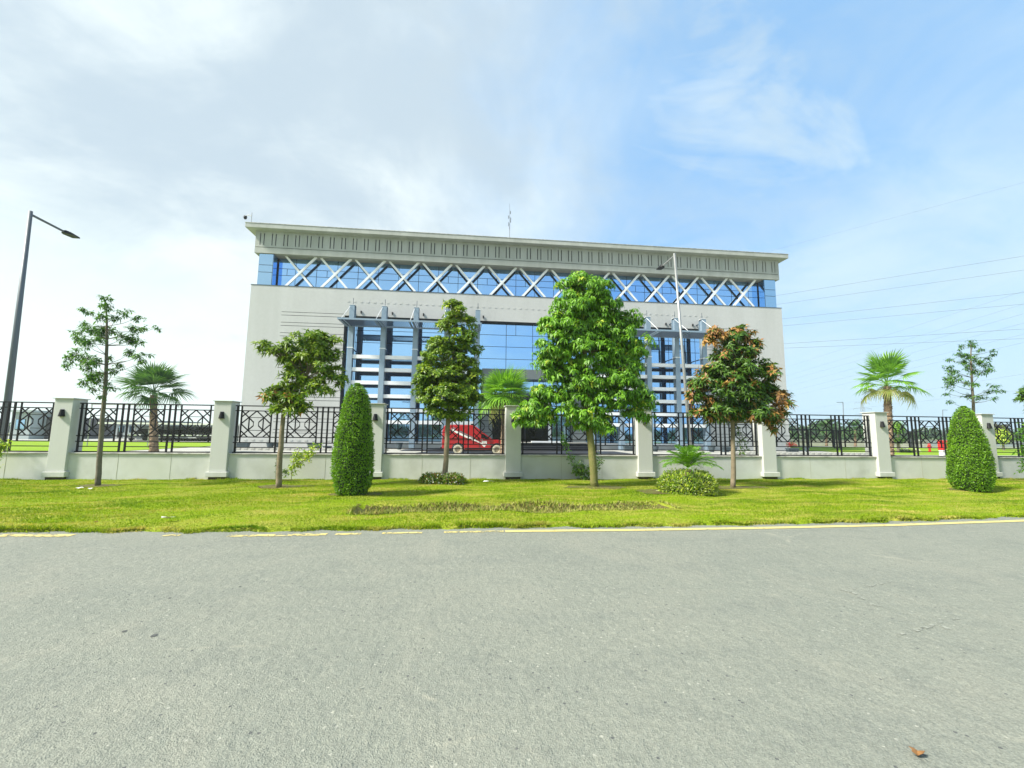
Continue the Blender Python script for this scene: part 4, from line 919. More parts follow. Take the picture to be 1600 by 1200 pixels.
# fan palms
def frond_mesh(g, nleaf, Lb, Lp, spread, droop, m, m2, name='frond'):
    V = []; F_ = []; mb = MB()
    mb.tube([(0, 0, 0), (Lp*0.5, 0, 0.03), (Lp, 0, 0)], [0.022, 0.014, 0.010], 5)
    V += mb.v; F_ += mb.f
    for i in range(nleaf):
        a = -spread + 2*spread*(i+0.5)/nleaf + g.normal(0, 0.015); Ll = Lb*(0.72+0.28*math.cos(a*0.6))*g.uniform(0.9, 1.05)
        d = np.array([math.cos(a), math.sin(a), 0]); s = np.array([-math.sin(a), math.cos(a), 0]); wd = 2*spread/nleaf*Ll*0.42*0.62
        dr = droop*Ll; b = np.array([Lp, 0, 0]); cup = 0.10*Ll*abs(math.sin(a))
        k = len(V); md = b+d*Ll*0.42 + np.array([0, 0, cup-0.06*dr]); m3 = b+d*Ll*0.74 + np.array([0, 0, cup-0.42*dr]); tp = b+d*Ll*g.uniform(0.93, 1.03)+np.array([g.normal(0, .02), g.normal(0, .02), cup-dr*g.uniform(0.8, 1.25)])
        V += [tuple(b), tuple(md-s*wd+(0, 0, .012)), tuple(md-(0, 0, .014)), tuple(md+s*wd+(0, 0, .012)), tuple(m3-s*wd*.62), tuple(m3-(0, 0, .012)), tuple(m3+s*wd*.62), tuple(tp)]
        F_ += [(k, k+1, k+2), (k, k+2, k+3), (k+1, k+4, k+5, k+2), (k+2, k+5, k+6, k+3), (k+4, k+7, k+5), (k+5, k+7, k+6)]
    me = bpy.data.meshes.new(name); me.from_pydata(V, [], F_); me.materials.append(m); me.update(); return me
def fan_palm(lab, base, topz, X, Y, r0, r1, sizes, seed, green, yell, n=26, lo=-55, group='fan palms inside the fence', dense=1.0):
    g = np.random.default_rng(seed); rr = random.Random(seed)
    t = thing('fan_palm', (X[0], Y, 0), lab, 'palm', group)
    top = Vector((X[1]-X[0], 0, topz)); m = MB(); m.tube([(0, 0, -0.05), (0, 0, 0.25), tuple(top*0.5), tuple(top)], [r0*1.35, r0, (r0+r1)/2, r1], 14)
    tr = m.obj('trunk', MT['bark_palm'], t, local=True, smooth=True)
    bm_ = MB(); nb = int(topz*26)
    for i in range(nb):
        z = 0.15+(topz-0.2)*i/nb; a = i*2.4; f = z/topz; r = r0+(r1-r0)*f; c = top*f; d = Vector((math.cos(a), math.sin(a), 0)); s = Vector((-math.sin(a), math.cos(a), 0))
        w_ = r*0.42; p = Vector((c.x, c.y, z)); k = len(bm_.v)
        bm_.v += [tuple(p+d*r*0.93-s*w_), tuple(p+d*r*0.93+s*w_), tuple(p+d*(r+0.045)+s*w_*0.6+Vector((0, 0, .10))), tuple(p+d*(r+0.045)-s*w_*0.6+Vector((0, 0, .10))), tuple(p+d*r*0.9-s*w_*.5+Vector((0, 0, .16))), tuple(p+d*r*0.9+s*w_*.5+Vector((0, 0, .16)))]
        bm_.f += [(k, k+1, k+2, k+3), (k+3, k+2, k+5, k+4)]
    bm_.obj('leaf_base', MT['boot'], tr, local=True)['kind'] = 'stuff'
    Lb, Lp = sizes
    vg = [frond_mesh(g, 26, Lb, Lp, 1.85, d_, green, None) for d_ in (0.10, 0.22, 0.40)]
    vy = [frond_mesh(g, 22, Lb*0.85, Lp*0.9, 1.6, d_, yell, None) for d_ in (0.45, 0.7)]
    for i in range(n):
        f = (i+0.5)/n; el = 82-(82-lo)*f**0.9; az = i*137.5+rr.uniform(-15, 15)
        me = vg[0] if f < 0.35 else (vg[1] if f < 0.6 else (vg[2] if f < 0.8 else rr.choice(vy)))
        o = bpy.data.objects.new('frond', me); C.objects.link(o); o.parent = t; o.location = top+Vector((0, 0, 0.05+0.15*(1-f)))
        o.rotation_euler = (rr.uniform(-0.35, 0.35), -R(el), R(az)); sc_ = rr.uniform(0.85, 1.1); o.scale = (sc_, sc_, sc_)
q0 = sight(1390, 713, 22); q1 = sight(1386, 604, 22)
fan_palm('tall fan palm with bare brown trunk standing against blue sky on the right', None, q1.z, (q0.x, q1.x), 22, 0.20, 0.165, (1.05, 0.95), 5, MT['palm_g'], MT['palm_y'], n=24, lo=-38)
q0 = sight(240, 707, 29); q1 = sight(240, 617, 29)
fan_palm('dark fan palm behind the left fence, right of the sparse tree', None, q1.z, (q0.x, q1.x), 29, 0.23, 0.17, (1.25, 0.95), 6, MT['palm_d'], MT['palm_d'], n=24, lo=-22)
q0 = sight(785, 700, 27); q1 = sight(789, 622, 27)
fan_palm('bright green fan palm with pale hanging fronds before the grey entrance portal', None, q1.z, (q0.x, q1.x), 27, 0.15, 0.14, (1.5, 0.75), 7, MT['palm_g'], MT['palm_y'], n=32, lo=-50)

# small feathery date palm in a round hedge
def date_palm():
    g = np.random.default_rng(9); rr = random.Random(9); Y = 10.4; b = sight(1076, 760, Y)
    t = thing('date_palm', (b.x, Y, 0), 'small feathery palm growing out of the round variegated hedge', 'palm')
    m = MB(); m.tube([(0, 0, 0), (0, 0, 0.35), (0.02, 0, 0.62)], [0.09, 0.11, 0.07], 10); tr = m.obj('trunk', MT['bark_palm'], t, local=True)
    def fr(L_, arch):
        V = []; F_ = []; mb = MB(); pts = []
        for i in range(9):
            u = i/8; pts.append(Vector((L_*u*(1-0.12*u*u), 0, L_*(0.35*u-arch*u*u))))
        mb.tube(pts, [0.010*(1-0.8*i/8)+0.002 for i in range(9)], 4); V += mb.v; F_ += mb.f
        for i in range(34):
            u = 0.18+0.82*i/34; j = min(7, int(u*8)); p = pts[j].lerp(pts[j+1], u*8-j); dx = (pts[j+1]-pts[j]).normalized()
            for s in (-1, 1):
                d = (dx*0.55+Vector((0, s, 0))*0.85+Vector((0, 0, g.uniform(-0.25, 0.3)))).normalized(); ll_ = L_*0.27*(math.sin(math.pi*min(1, u*0.9+0.08))**0.6)*g.uniform(.85, 1.1)
                up = Vector((0, 0, 1)); s2 = d.cross(up).normalized()*0.007; k = len(V); md = p+d*ll_*0.5; tp = p+d*ll_+Vector((0, 0, -0.2*ll_))
                V += [tuple(p), tuple(md+s2), tuple(md-s2-Vector((0, 0, .002))), tuple(tp)]; F_ += [(k, k+1, k+2), (k+1, k+3, k+2)]
        me = bpy.data.meshes.new('frond'); me.from_pydata(V, [], F_); me.materials.append(MT['date_g']); me.update(); return me
    ms = [fr(0.78, 0.45), fr(0.85, 0.62), fr(0.72, 0.3)]
    for i in range(30):
        f = i/29; el = 68-58*f; o = bpy.data.objects.new('frond', ms[2] if f < .3 else (ms[0] if f < .65 else ms[1])); C.objects.link(o); o.parent = t; o.location = (0, 0, 0.66)
        o.rotation_euler = (rr.uniform(-.2, .2), -R(el), R(i*137.5+rr.uniform(-10, 10))); s = rr.uniform(.85, 1.1); o.scale = (s, s, s)
date_palm()
def mound_hedge(name, lab, cat, px, py, Y, rx, ry, hh, n, mats, ls, ws, seed, mixp=(1,), hollow=0.0, zbase=0.0):
    g = np.random.default_rng(seed); b = sight(px, py, Y); t = thing(name, (b.x, Y, 0), lab, cat)
    MB().lathe([(rx*0.75, 0.02), (rx*0.84, hh*0.3), (rx*0.8, hh*0.65), (rx*0.5, hh*0.85), (0.02, hh*0.8)], k=22).obj('inner_twigs', MT['lf_core'], t, local=True, smooth=True).scale = (1, ry/rx, 1)
    parts = []
    for mi, (m, pr) in enumerate(zip(mats, mixp)):
        k = int(n*pr); a = g.uniform(0, 6.283, k); e = np.arcsin(g.uniform(-0.15, 1, k)); rad = g.uniform(0.88, 1.04, k)*(1+0.06*np.sin(a*5)+0.05*np.sin(a*9+e*7))
        ce = np.sign(np.cos(e))*np.abs(np.cos(e))**0.55; se = np.sign(np.sin(e))*np.abs(np.sin(e))**0.75
        P = np.stack([rx*ce*np.cos(a), ry*ce*np.sin(a), hh*0.12+hh*0.88*np.clip(se, 0, 1)], 1)*rad[:, None]
        Nn = np.stack([np.cos(e)*np.cos(a), np.cos(e)*np.sin(a), np.sin(e)+0.1], 1)
        D = Nn*0.6+unit(k, g)*0.7+np.array([0, 0, 0.25 if mi != 1 else 0.5]); parts.append((*leaves(P, D, Nn+unit(k, g)*.4, ls[mi]*g.uniform(.7, 1.2, k), ws[mi]*g.uniform(.8, 1.2, k), droop=.12), mi))
    V, F_, mi = merge(parts); mesh_obj('foliage', V, F_, mats, t, local=True, midx=mi)
mound_hedge('round_hedge', 'low round hedge with cream-edged leaves around the small feathery palm', 'hedge', 1076, 770, 10.30, 0.67, 0.52, 0.56, 6500, [MT['lf_var'], MT['lf_yel']], (0.075, 0.065), (0.030, 0.028), 81, (0.45, 0.55))
mound_hedge('flower_bush', 'low bush with white flowers and reddish tips around the conical tree foot', 'flowers', 691, 757, 12.5, 0.62, 0.42, 0.30, 2600, [MT['lf_dark'], MT['lf_orange'], MT['flower_white']], (0.07, 0.07, 0.05), (0.03, 0.03, 0.045), 82, (0.75, 0.15, 0.12))

# saplings and climbers: stems with scattered leaves
def sapling(name, lab, stems, Y, m, n, L_, W_, spread, seed, cat='shrub', bm='bark_tan', r=0.010):
    g = np.random.default_rng(seed); b = sight(*stems[0][0], Y); t = thing(name, (b.x, Y, 0), lab, cat); mb = MB(); Cn = []
    for st in stems:
        pts = [sight(x, y, Y+g.uniform(-.05, .05)) for x, y in st]; mb.tube(pts, [r*(1-0.6*i/len(pts)) for i in range(len(pts))], 5)
        k = int(n/len(stems)); u = g.uniform(0.12, 1, k)*(len(pts)-1); i = np.minimum(u.astype(int), len(pts)-2); f = (u-i)[:, None]; A_ = np.array(pts)
        Cn.append(A_[i]*(1-f)+A_[i+1]*f + g.normal(0, spread, (k, 3)))
    mb.obj('stem', MT[bm], t); Cn = np.concatenate(Cn); V, F_ = whorls(Cn, np.tile([0, -.2, 1.0], (len(Cn), 1))+g.normal(0, .4, (len(Cn), 3)), 4, L_, W_, -.5, .6, g)
    mesh_obj('foliage', V, F_, MT[m], t)
sapling('sapling', 'bright yellow-green leaning sapling at the wall right of the tan-trunked tree', [[(455, 752), (456, 735), (470, 715), (496, 695)], [(456, 740), (458, 722), (468, 702)], [(460, 730), (480, 715), (488, 703)]], 13.5, 'lf_yel', 150, 0.10, 0.045, 0.06, 91)
sapling('seedling', 'thin small-leaved seedling just left of the tan trunk', [[(436, 748), (434, 735), (430, 722)], [(436, 744), (446, 735), (447, 740)]], 13.3, 'lf_dark', 36, 0.07, 0.04, 0.05, 92)
sapling('climber', 'slender green climber hanging on the railing left of the olive trunk', [[(910, 748), (900, 735), (892, 715), (884, 695), (880, 678)]], 13.85, 'lf_big', 70, 0.10, 0.045, 0.04, 93, cat='climber')
sapling('dark_shrub', 'dark leafy shrub at the wall behind the olive trunk', [[(915, 750), (912, 735), (905, 725)], [(916, 750), (925, 735), (934, 722)], [(916, 750), (930, 728), (931, 705)], [(915, 748), (908, 740), (902, 728)]], 13.5, 'lf_mango', 200, 0.09, 0.05, 0.10, 94)
sapling('hanging_twig', 'thin twig with narrow dark leaves hanging beside the orange tree trunk', [[(1150, 660), (1156, 680), (1158, 700), (1156, 716)], [(1150, 665), (1163, 690), (1166, 702)]], 11.3, 'lf_mango', 34, 0.13, 0.035, 0.03, 95, cat='twig', r=0.006)
sapling('edge_shrub', 'green shrub at the extreme left edge of the fence', [[(-8, 735), (-4, 710), (3, 694)], [(-8, 730), (-2, 700), (8, 690)]], 13.6, 'lf_yel', 90, 0.11, 0.05, 0.07, 96)
sapling('edge_shrub', 'dark green shrub hugging the wall at the extreme right edge', [[(1608, 745), (1606, 720), (1604, 690), (1600, 670)], [(1612, 745), (1612, 700), (1615, 670)]], 13.0, 'lf_big', 200, 0.12, 0.06, 0.12, 97)
MT['tar'] = mat('tar_stain', (0.075, 0.08, 0.075), 0.8)
# ------------------------------------------------------------------ vehicles
def wheel(parent, x, y, r, w_, tyre_m, hub_m, name='wheel', ydir=-1):
    t = MB().lathe([(r*0.60, -w_*0.2), (r*0.62, -w_/2), (r*0.92, -w_/2), (r, -w_*0.3), (r, w_*0.3), (r*0.92, w_/2), (r*0.62, w_/2)], (x, y, r), 28, axis='y').obj(name, tyre_m, parent, local=True)
    MB().lathe([(r*0.15, -w_*0.30*1), (r*0.5, -w_*0.26), (r*0.63, -w_*0.46), (r*0.64, -w_*0.3), (r*0.64, w_*0.3), (r*0.2, w_*0.3)], (x, y, r), 22, axis='y').obj('hub', hub_m, t, local=True)
    return t
def arch(cx, r, z0, n=9): return [(cx + r*math.cos(a), z0 + r*math.sin(a)) for a in [math.pi - math.pi*i/n for i in range(n+1)]]
q = sight(690, 709, 29.3)
A = thing('ambulance', (q.x, 30.1, 0), 'red ambulance pickup with raised rear body, white sash and whitewashed tyres, behind the railing', 'ambulance')
zb = 0.36; wr = 0.325
low = [(0.0, zb), (0.0, 1.0), (0.04, 1.12), (2.7, 1.12), (2.78, 1.50), (2.86, 1.53), (3.50, 1.07), (3.58, 1.04), (4.42, 0.97), (4.66, 0.86), (4.72, 0.62), (4.70, 0.38), (4.36, zb-0.02)] + arch(3.86, 0.40, zb+0.0)[::-1] + [(3.40, zb-0.04), (1.62, zb-0.04)] + arch(1.12, 0.41, zb+0.0)[::-1] + [(0.62, zb+0.02)]
MB().prism(low[::-1], -0.84, 0.84).obj('body', MT['red'], A, local=True, bevel=0.03)
cap_ = [(0.03, 1.0), (0.0, 1.55), (0.12, 1.96), (0.35, 2.03), (1.9, 2.04), (2.25, 1.99), (2.80, 1.62), (2.86, 1.50), (2.60, 1.18), (2.55, 1.0)]
MB().prism(cap_[::-1], -0.88, 0.88).obj('rear_body', MT['red'], A, local=True, bevel=0.05)
MB().box(0.5, 2.0, -0.5, 0.5, 2.045, 2.08).obj('roof_vent', MT['silver'], A, local=True, bevel=0.01)
MB().box(2.0, 2.22, -0.55, 0.55, 2.03, 2.14).obj('light_bar', MT['lampblack'], A, local=True, bevel=0.02)
s = MB(); ys = -0.886
def sash(pts_top, pts_bot, y=ys):
    for i in range(len(pts_top)-1): s.quad((pts_bot[i][0], y, pts_bot[i][1]), (pts_bot[i+1][0], y, pts_bot[i+1][1]), (pts_top[i+1][0], y, pts_top[i+1][1]), (pts_top[i][0], y, pts_top[i][1]))
sash([(0.62, 1.82), (1.1, 1.56), (1.7, 1.28), (2.35, 1.02)], [(0.62, 1.66), (1.1, 1.40), (1.7, 1.14), (2.35, 0.90)], -0.889)
s.obj('white_sash', MT['white'], A, local=True)
s = MB(); sash([(0.75, 1.90), (1.1, 1.70), (1.7, 1.40), (2.3, 1.13)], [(0.75, 1.80), (1.1, 1.61), (1.7, 1.32), (2.3, 1.06)], -0.888); s.obj('grey_sash', MT['house_b'], A, local=True)
s = MB(); sash([(2.35, 1.0), (2.75, 0.80), (3.0, 0.72)], [(2.35, 0.90), (2.75, 0.72), (3.0, 0.69)], -0.846); sash([(3.15, .69), (3.55, .67)], [(3.15, .65), (3.55, .65)], -0.846); s.obj('white_sash', MT['white'], A, local=True)
s = MB(); s.v = [(2.78, -.848, .93), (2.78, -.848, .70), (2.86, -.848, .58), (2.96, -.848, .50), (3.06, -.848, .58), (3.14, -.848, .70), (3.14, -.848, .93)]; s.f = [tuple(range(7))]; sh = s.obj('shield_emblem', MT['white'], A, local=True)
fo = bpy.data.curves.new('lettering', 'FONT'); fo.body = '10'; fo.size = 0.26; fo.extrude = 0.002; fo.align_x = 'CENTER'; fo.materials.append(MT['red']); fo_ = bpy.data.objects.new('lettering', fo); C.objects.link(fo_); bpy.context.view_layer.update(); me_ = bpy.data.meshes.new_from_object(fo_.evaluated_get(bpy.context.evaluated_depsgraph_get())); bpy.data.objects.remove(fo_); fob = bpy.data.objects.new('lettering', me_); C.objects.link(fob); fob.parent = A; fob.location = (2.96, -0.851, 0.62); fob.rotation_euler = (R(90), 0, 0)
s = MB(); s.v = [(2.72, -.892, 1.13), (2.74, -.892, 1.44), (2.92, -.892, 1.40), (3.34, -.892, 1.11)]; s.f = [(0, 3, 2, 1)]; s.obj('side_window', MT['glass_dark'], A, local=True)
MB().prism([(2.62, 0.98), (2.62, 1.52), (2.86, 1.52), (3.50, 1.06), (3.50, 0.98)][::-1], -0.885, -0.83).obj('cab_side', MT['red'], A, local=True)
for x_ in (2.60, 3.42): MB().box(x_, x_+0.014, -0.8875, -0.846, 0.42, 1.10).obj('door_gap', MT['dark'], A, local=True)
MB().box(2.7, 2.86, -0.90, -0.886, 0.98, 1.02).obj('door_handle', MT['chrome'], A, local=True)
MB().box(1.60, 3.42, -0.852, -0.842, 0.36, 0.44).obj('sill_trim', MT['lampblack'], A, local=True)
for x_ in (1.12, 3.86):
    m_ = MB(); n_ = 12; r0__, r1__ = 0.385, 0.43
    for i_ in range(n_+1):
        a_ = math.pi*i_/n_; m_.v += [(x_+r0__*math.cos(a_), -0.852, 0.36+r0__*math.sin(a_)), (x_+r1__*math.cos(a_), -0.852, 0.36+r1__*math.sin(a_))]
    m_.f = [(2*i_, 2*i_+1, 2*i_+3, 2*i_+2) for i_ in range(n_)]; m_.obj('arch_trim', MT['lampblack'], A, local=True)
s = MB(); s.v = [(2.90, -.75, 1.515), (3.50, -.78, 1.085), (3.50, .78, 1.085), (2.90, .75, 1.515)]; s.f = [(0, 1, 2, 3)]; s.v = [(x+0.006, y, z+0.012) for x, y, z in s.v]; s.obj('windscreen', MT['glass_dark'], A, local=True)
MB().box(0.9, 1.5, -0.892, -0.884, 1.62, 1.86).obj('side_window', MT['red'], A, local=True)
MB().box(2.55, 2.78, -0.892, -0.88, 1.55, 1.86).obj('crest', MT['yellow'], A, local=True) if False else None
MB().box(4.62, 4.74, -0.80, -0.55, 0.62, 0.78).obj('headlight', MT['headlamp'], A, local=True); MB().box(4.62, 4.74, 0.55, 0.80, 0.62, 0.78).obj('headlight', MT['headlamp'], A, local=True)
MB().box(4.66, 4.82, -0.8, 0.8, 0.36, 0.50).obj('bumper', MT['chrome'], A, local=True, bevel=0.02); MB().box(-0.10, 0.02, -0.8, 0.8, 0.36, 0.48).obj('bumper', MT['lampblack'], A, local=True, bevel=0.02)
MB().box(3.05, 3.12, -1.02, -0.88, 1.12, 1.26).obj('mirror', MT['lampblack'], A, local=True, bevel=0.01)
MB().box(0.3, 4.3, -0.70, 0.70, 0.22, 0.34).obj('underbody', MT['rubber'], A, local=True)  # coloured black to paint in the contact shadow beneath the vehicle
for x in (1.12, 3.86):
    for y in (-0.78, 0.78): wheel(A, x, y, wr, 0.24, MT['offwhite_tyre'], MT['hub'])
A.scale = (0.97, 0.97, 0.97)

def car(name, lab, loc, rz, body_m, suv=True, group='cars parked under the far left canopy'):
    t = thing(name, loc, lab, 'car', group); h = 1.75 if suv else 1.45
    low = [(-2.2, 0.35), (-2.28, 0.6), (-2.22, h*0.55), (-1.0, h*0.60), (1.1, h*0.60), (2.05, h*0.53), (2.25, 0.72), (2.28, 0.42), (2.1, 0.33)] + arch(1.4, 0.38, 0.33)[::-1] + arch(-1.4, 0.38, 0.33)[::-1]
    MB().prism(low[::-1], -0.9, 0.9).obj('body', body_m, t, local=True, bevel=0.05)
    top = [(-2.1, h*0.56), (-1.85, h*0.93), (-1.5, h), (0.1, h), (0.45, h*0.94), (1.15, h*0.58)]
    MB().prism(top[::-1], -0.74, 0.74).obj('cabin', MT['glass_dark'], t, local=True, bevel=0.05)
    MB().prism([(-1.86, h*0.945), (-1.5, h+0.015), (0.1, h+0.015), (0.42, h*0.955)][::-1], -0.72, 0.72).obj('roof', body_m, t, local=True, bevel=0.02)
    for s_ in (-1, 1):
        MB().box(2.16, 2.29, s_*0.72-0.16, s_*0.72+0.16, 0.66, 0.80).obj('headlight', MT['headlamp'], t, local=True)
        MB().box(0.55, 0.72, s_*0.96-0.08, s_*0.96+0.08, h*0.62, h*0.70).obj('mirror', body_m, t, local=True)
        for x in (-1.4, 1.4): wheel(t, x, s_*0.8, 0.34, 0.22, MT['rubber'], MT['silver'])
    MB().box(2.20, 2.30, -0.45, 0.45, 0.55, 0.76).obj('grille', MT['chrome'], t, local=True)
    t.rotation_euler.z = rz; return t
YB = 57
for i, (px, m, lab, suv, rz) in enumerate([(322, 'black_car', 'black off-road car with bright grille, nearest the second pillar, under the far canopy', True, -88), (303, 'silver', 'pale silver car left of the black one under the far canopy', False, -95), (287, 'green_grey_car', 'dark grey car third from the right under the far canopy', False, -90), (268, 'black_car', 'low black car seen just right of the left palm trunk', False, -90), (252, 'silver', 'silver car directly right of the left palm trunk base', False, -85), (215, 'green_grey_car', 'grey car seen just left of the left palm trunk', False, -92)]):
    q = sight(px, 690, YB); car('parked_car', lab, (q.x, YB+1.5, 0), R(rz), MT[m], suv)

# ------------------------------------------------------------------ far left buildings, canopy
def house(name, lab, x0, x1, y0, y1, h, wm, rm, wins=0, cat='building', slope=0.0, door=False):
    t = thing(name, ((x0+x1)/2, y0, 0), lab, cat)
    MB().box(x0, x1, y0, y1, -0.1, h).obj('wall', wm, t); MB().box(x0-0.3, x1+0.3, y0-0.3, y1+0.3, h+0.002, h+0.28).obj('roof', rm, t)
    for i in range(wins):
        a = x0+(x1-x0)*(i+0.25)/wins; b = a+(x1-x0)*0.5/wins
        f = MB().box(a, b, y0-0.04, y0-0.002, h*0.35, h*0.75).obj('window', MT['dark'], t); MB().box(a+0.06, b-0.06, y0-0.055, y0-0.042, h*0.35+0.06, h*0.75-0.06).obj('pane', MT['glass_pale'], f)
    if door: MB().box(x0+(x1-x0)*.45, x0+(x1-x0)*.52, y0-0.04, y0-0.002, 0, h*0.62).obj('door', MT['dark'], t)
    return t
qa = lambda px: sight(px, 680, 72).x
house('shed', 'small pale flat-roofed hut at the far left behind the lamp pole', sight(14, 680, 60).x, sight(45, 680, 60).x, 60, 66, 3.4, MT['house_a'], MT['house_a'], 1)
h_ = thing('net_enclosure', (sight(62, 680, 62).x, 62, 0), 'dark mauve netted enclosure between the hut and the first pillar', 'enclosure')
MB().box(sight(47, 680, 62).x, sight(94, 680, 62).x, 62, 70, 0, 2.9).obj('net', MT['house_c'], h_)
for px in (47, 62, 78, 94): x = sight(px, 680, 62).x; MB().box(x-0.06, x+0.06, 61.9, 61.98, 0, 3.2).obj('post', MT['pole'], h_)
house('low_building', 'long low building with slate blue roof beyond the lawn, behind the sparse tree', qa(112), qa(232), 74, 84, 2.5, MT['house_a'], MT['house_b'], 7, door=True)
house('guard_room', 'small pale room with dark openings left of the white canopy', qa(150), qa(186), 66, 71, 2.1, MT['house_b'], MT['house_b'], 2, door=True)
cn = thing('car_canopy', (sight(250, 680, 58).x, 58, 0), 'long white flat canopy roof over the parked cars at far left', 'canopy')
xa, xb = sight(158, 680, 57).x, sight(372, 680, 57).x
MB().box(xa, xb, 56.2, 62.5, 2.02, 2.22).obj('canopy_roof', MT['canopy'], cn)
for i in range(9): x = xa+0.5+(xb-xa-1)*i/8; MB().box(x-0.08, x+0.08, 61.5, 61.66, 0, 2.018).obj('canopy_post', MT['pole'], cn)
MB().box(xa, xb, 62.6, 62.8, 0, 1.9).obj('back_screen', MT['house_b'], cn)
# goal-like thin frame with wires seen through the second panel
t = thing('wire_frame', (sight(187, 690, 40).x, 40, 0), 'thin pale frame with a horizontal bar beyond the second railing panel', 'frame')
for px in (138, 232): x = sight(px, 680, 40).x; MB().tube([(x, 40, 0), (x, 40, 3.55)], 0.04, 6).obj('post', MT['pole'], t)
MB().box(sight(137, 680, 40).x, sight(233, 680, 40).x, 39.95, 40.05, 3.50, 3.62).obj('bar', MT['pole'], t)

# ------------------------------------------------------------------ street lamps
def street_lamp(lab, base, top, Y, rb, rt, arm, m, mh, group='street lamps', k=12, ay=1.0, ax=0.0):
    t = thing('street_lamp', (base.x, Y, 0), lab, 'street lamp', group); d = top-Vector((base.x, Y, 0)); H = top.z
    MB().tube([(0, 0, 0), (d.x*0.5, 0, H*0.5), (d.x, 0, H)], [rb, (rb+rt)/2, rt], k).obj('pole', m, t, local=True, smooth=True)
    MB().box(-rb*1.9, rb*1.9, -rb*1.9, rb*1.9, 0.0, 0.022).obj('base_plate', m, t, local=True)
    a0 = Vector((d.x, 0, H-0.12)); a1 = a0+Vector((ax*arm, ay*arm*0.68, -0.02)); a2 = a0+Vector((ax*arm, ay*arm, -0.02))
    MB().tube([a0, a1], [rt*0.75, rt*0.7], 8).obj('arm', m, t, local=True)
    hd = MB(); dr = (a2-a1).normalized(); sd = Vector((dr.y, -dr.x, 0)); n = 0
    pts = [(0, .06, .05), (.06, .10, .06), (.30, .17, .05), (.95, .15, .03), (1.0, .10, .02)]; Lh = (a2-a1).length*1.0
    for u, wd, th in pts:
        c = a1+dr*Lh*u
        hd.v += [tuple(c-sd*wd+Vector((0, 0, -th))), tuple(c+sd*wd+Vector((0, 0, -th))), tuple(c+sd*wd*0.8+Vector((0, 0, th))), tuple(c-sd*wd*0.8+Vector((0, 0, th)))]
    for i in range(len(pts)-1):
        for j in range(4): hd.f.append((i*4+j, i*4+(j+1) % 4, i*4+4+(j+1) % 4, i*4+4+j))
    hd.f += [(0, 3, 2, 1), (16, 17, 18, 19)]
    hd.obj('lamp_head', mh, t, local=True)
    return t
b = sight(4, 700, 17); tp = sight(48, 330, 17)
street_lamp('tall dark street lamp at the left edge, its arm pointing inward', b, tp, 17, 0.115, 0.062, 1.95, MT['pole_dark'], MT['lampblack'])
b = sight(1080, 700, 20); tp = sight(1053.5, 396, 20)
street_lamp('tall pale slightly leaning street lamp in front of the building, beside the orange tree', b, tp, 20, 0.085, 0.055, 1.85, MT['pole'], MT['lampblack'])
b = sight(1320, 690, 105); tp = sight(1317, 628, 105)
street_lamp('tiny far street lamp on the horizon right of the building', b, tp, 105, 0.12, 0.10, 1.8, MT['pole_dark'], MT['pole_dark'], ay=0.0, ax=-1.0)
b = sight(1473, 690, 130); tp = sight(1473, 640, 130)
street_lamp('faintest far street lamp, between the tall palm and the right cone bush', b, tp, 130, 0.12, 0.10, 1.8, MT['pole_dark'], MT['pole_dark'], ay=0.0, ax=1.0)
# twin-arm lamp across the road, seen only mirrored in the glass
t = thing('twin_street_lamp', (-12.5, -16, 0), 'twin-armed street lamp across the road, mirrored in the building glass', 'street lamp', 'street lamps')
MB().tube([(0, 0, 0), (0, 0, 7.6)], [0.12, 0.07], 10).obj('pole', MT['pole_dark'], t, local=True); MB().box(-1.7, 1.7, -0.1, 0.1, 7.55, 7.75).obj('arm', MT['lampblack'], t, local=True)

# ------------------------------------------------------------------ pylons and wires
def pylon(lab, x, y, H, hw, arms, rbar, m):
    t = thing('transmission_tower', (x, y, 0), lab, 'pylon', 'lattice power pylons'); mb = MB(); wst = 0.62
    def hwz(f): return hw*(1-f/wst)+hw*0.22*(f/wst) if f < wst else hw*0.22*(1-(f-wst)/(1-wst))+0.12
    lv = [0, .13, .25, .36, .46, .55, .62, .70, .78, .86, .93, 1.0]
    for i in range(len(lv)-1):
        a, b_ = lv[i], lv[i+1]; wa, wb = hwz(a), hwz(b_)
        ca = [Vector((sx*wa, sy*wa, a*H)) for sx, sy in ((-1, -1), (1, -1), (1, 1), (-1, 1))]; cb = [Vector((sx*wb, sy*wb, b_*H)) for sx, sy in ((-1, -1), (1, -1), (1, 1), (-1, 1))]
        for j in range(4):
            mb.tube([ca[j], cb[j]], rbar*1.5, 4); k = (j+1) % 4
            mb.tube([ca[j], cb[k]], rbar, 3); mb.tube([ca[k], cb[j]], rbar, 3); mb.tube([cb[j], cb[k]], rbar, 3)
    mb.obj('lattice_body', m, t, local=True)
    for z, L_ in arms:
        c = MB()
        for s_ in (-1, 1):
            c.tube([(0, -0.5, z), (s_*L_, 0, z)], rbar, 4); c.tube([(0, 0.5, z), (s_*L_, 0, z)], rbar, 4); c.tube([(0, 0, z+1.6), (s_*L_, 0, z)], rbar, 4)
            c.tube([(s_*L_, 0, z), (s_*L_, 0, z-1.2)], rbar*1.3, 6)
        c.obj('cross_arm', m, t, local=True)
    return t
pylon('large lattice pylon mostly hidden behind the right end of the building, one leg showing', 54.9, 80, 31, 7.5, ((27.2, 6), (22, 7.5), (17, 6.5)), 0.075, MT['pylon'])
qq = sight(1352, 690, 330)
pylon('faint distant lattice pylon on the horizon left of the tall palm', qq.x, 330, 34, 5.5, ((30, 7), (25, 8.5), (20, 7)), 0.07, MT['pylon'])
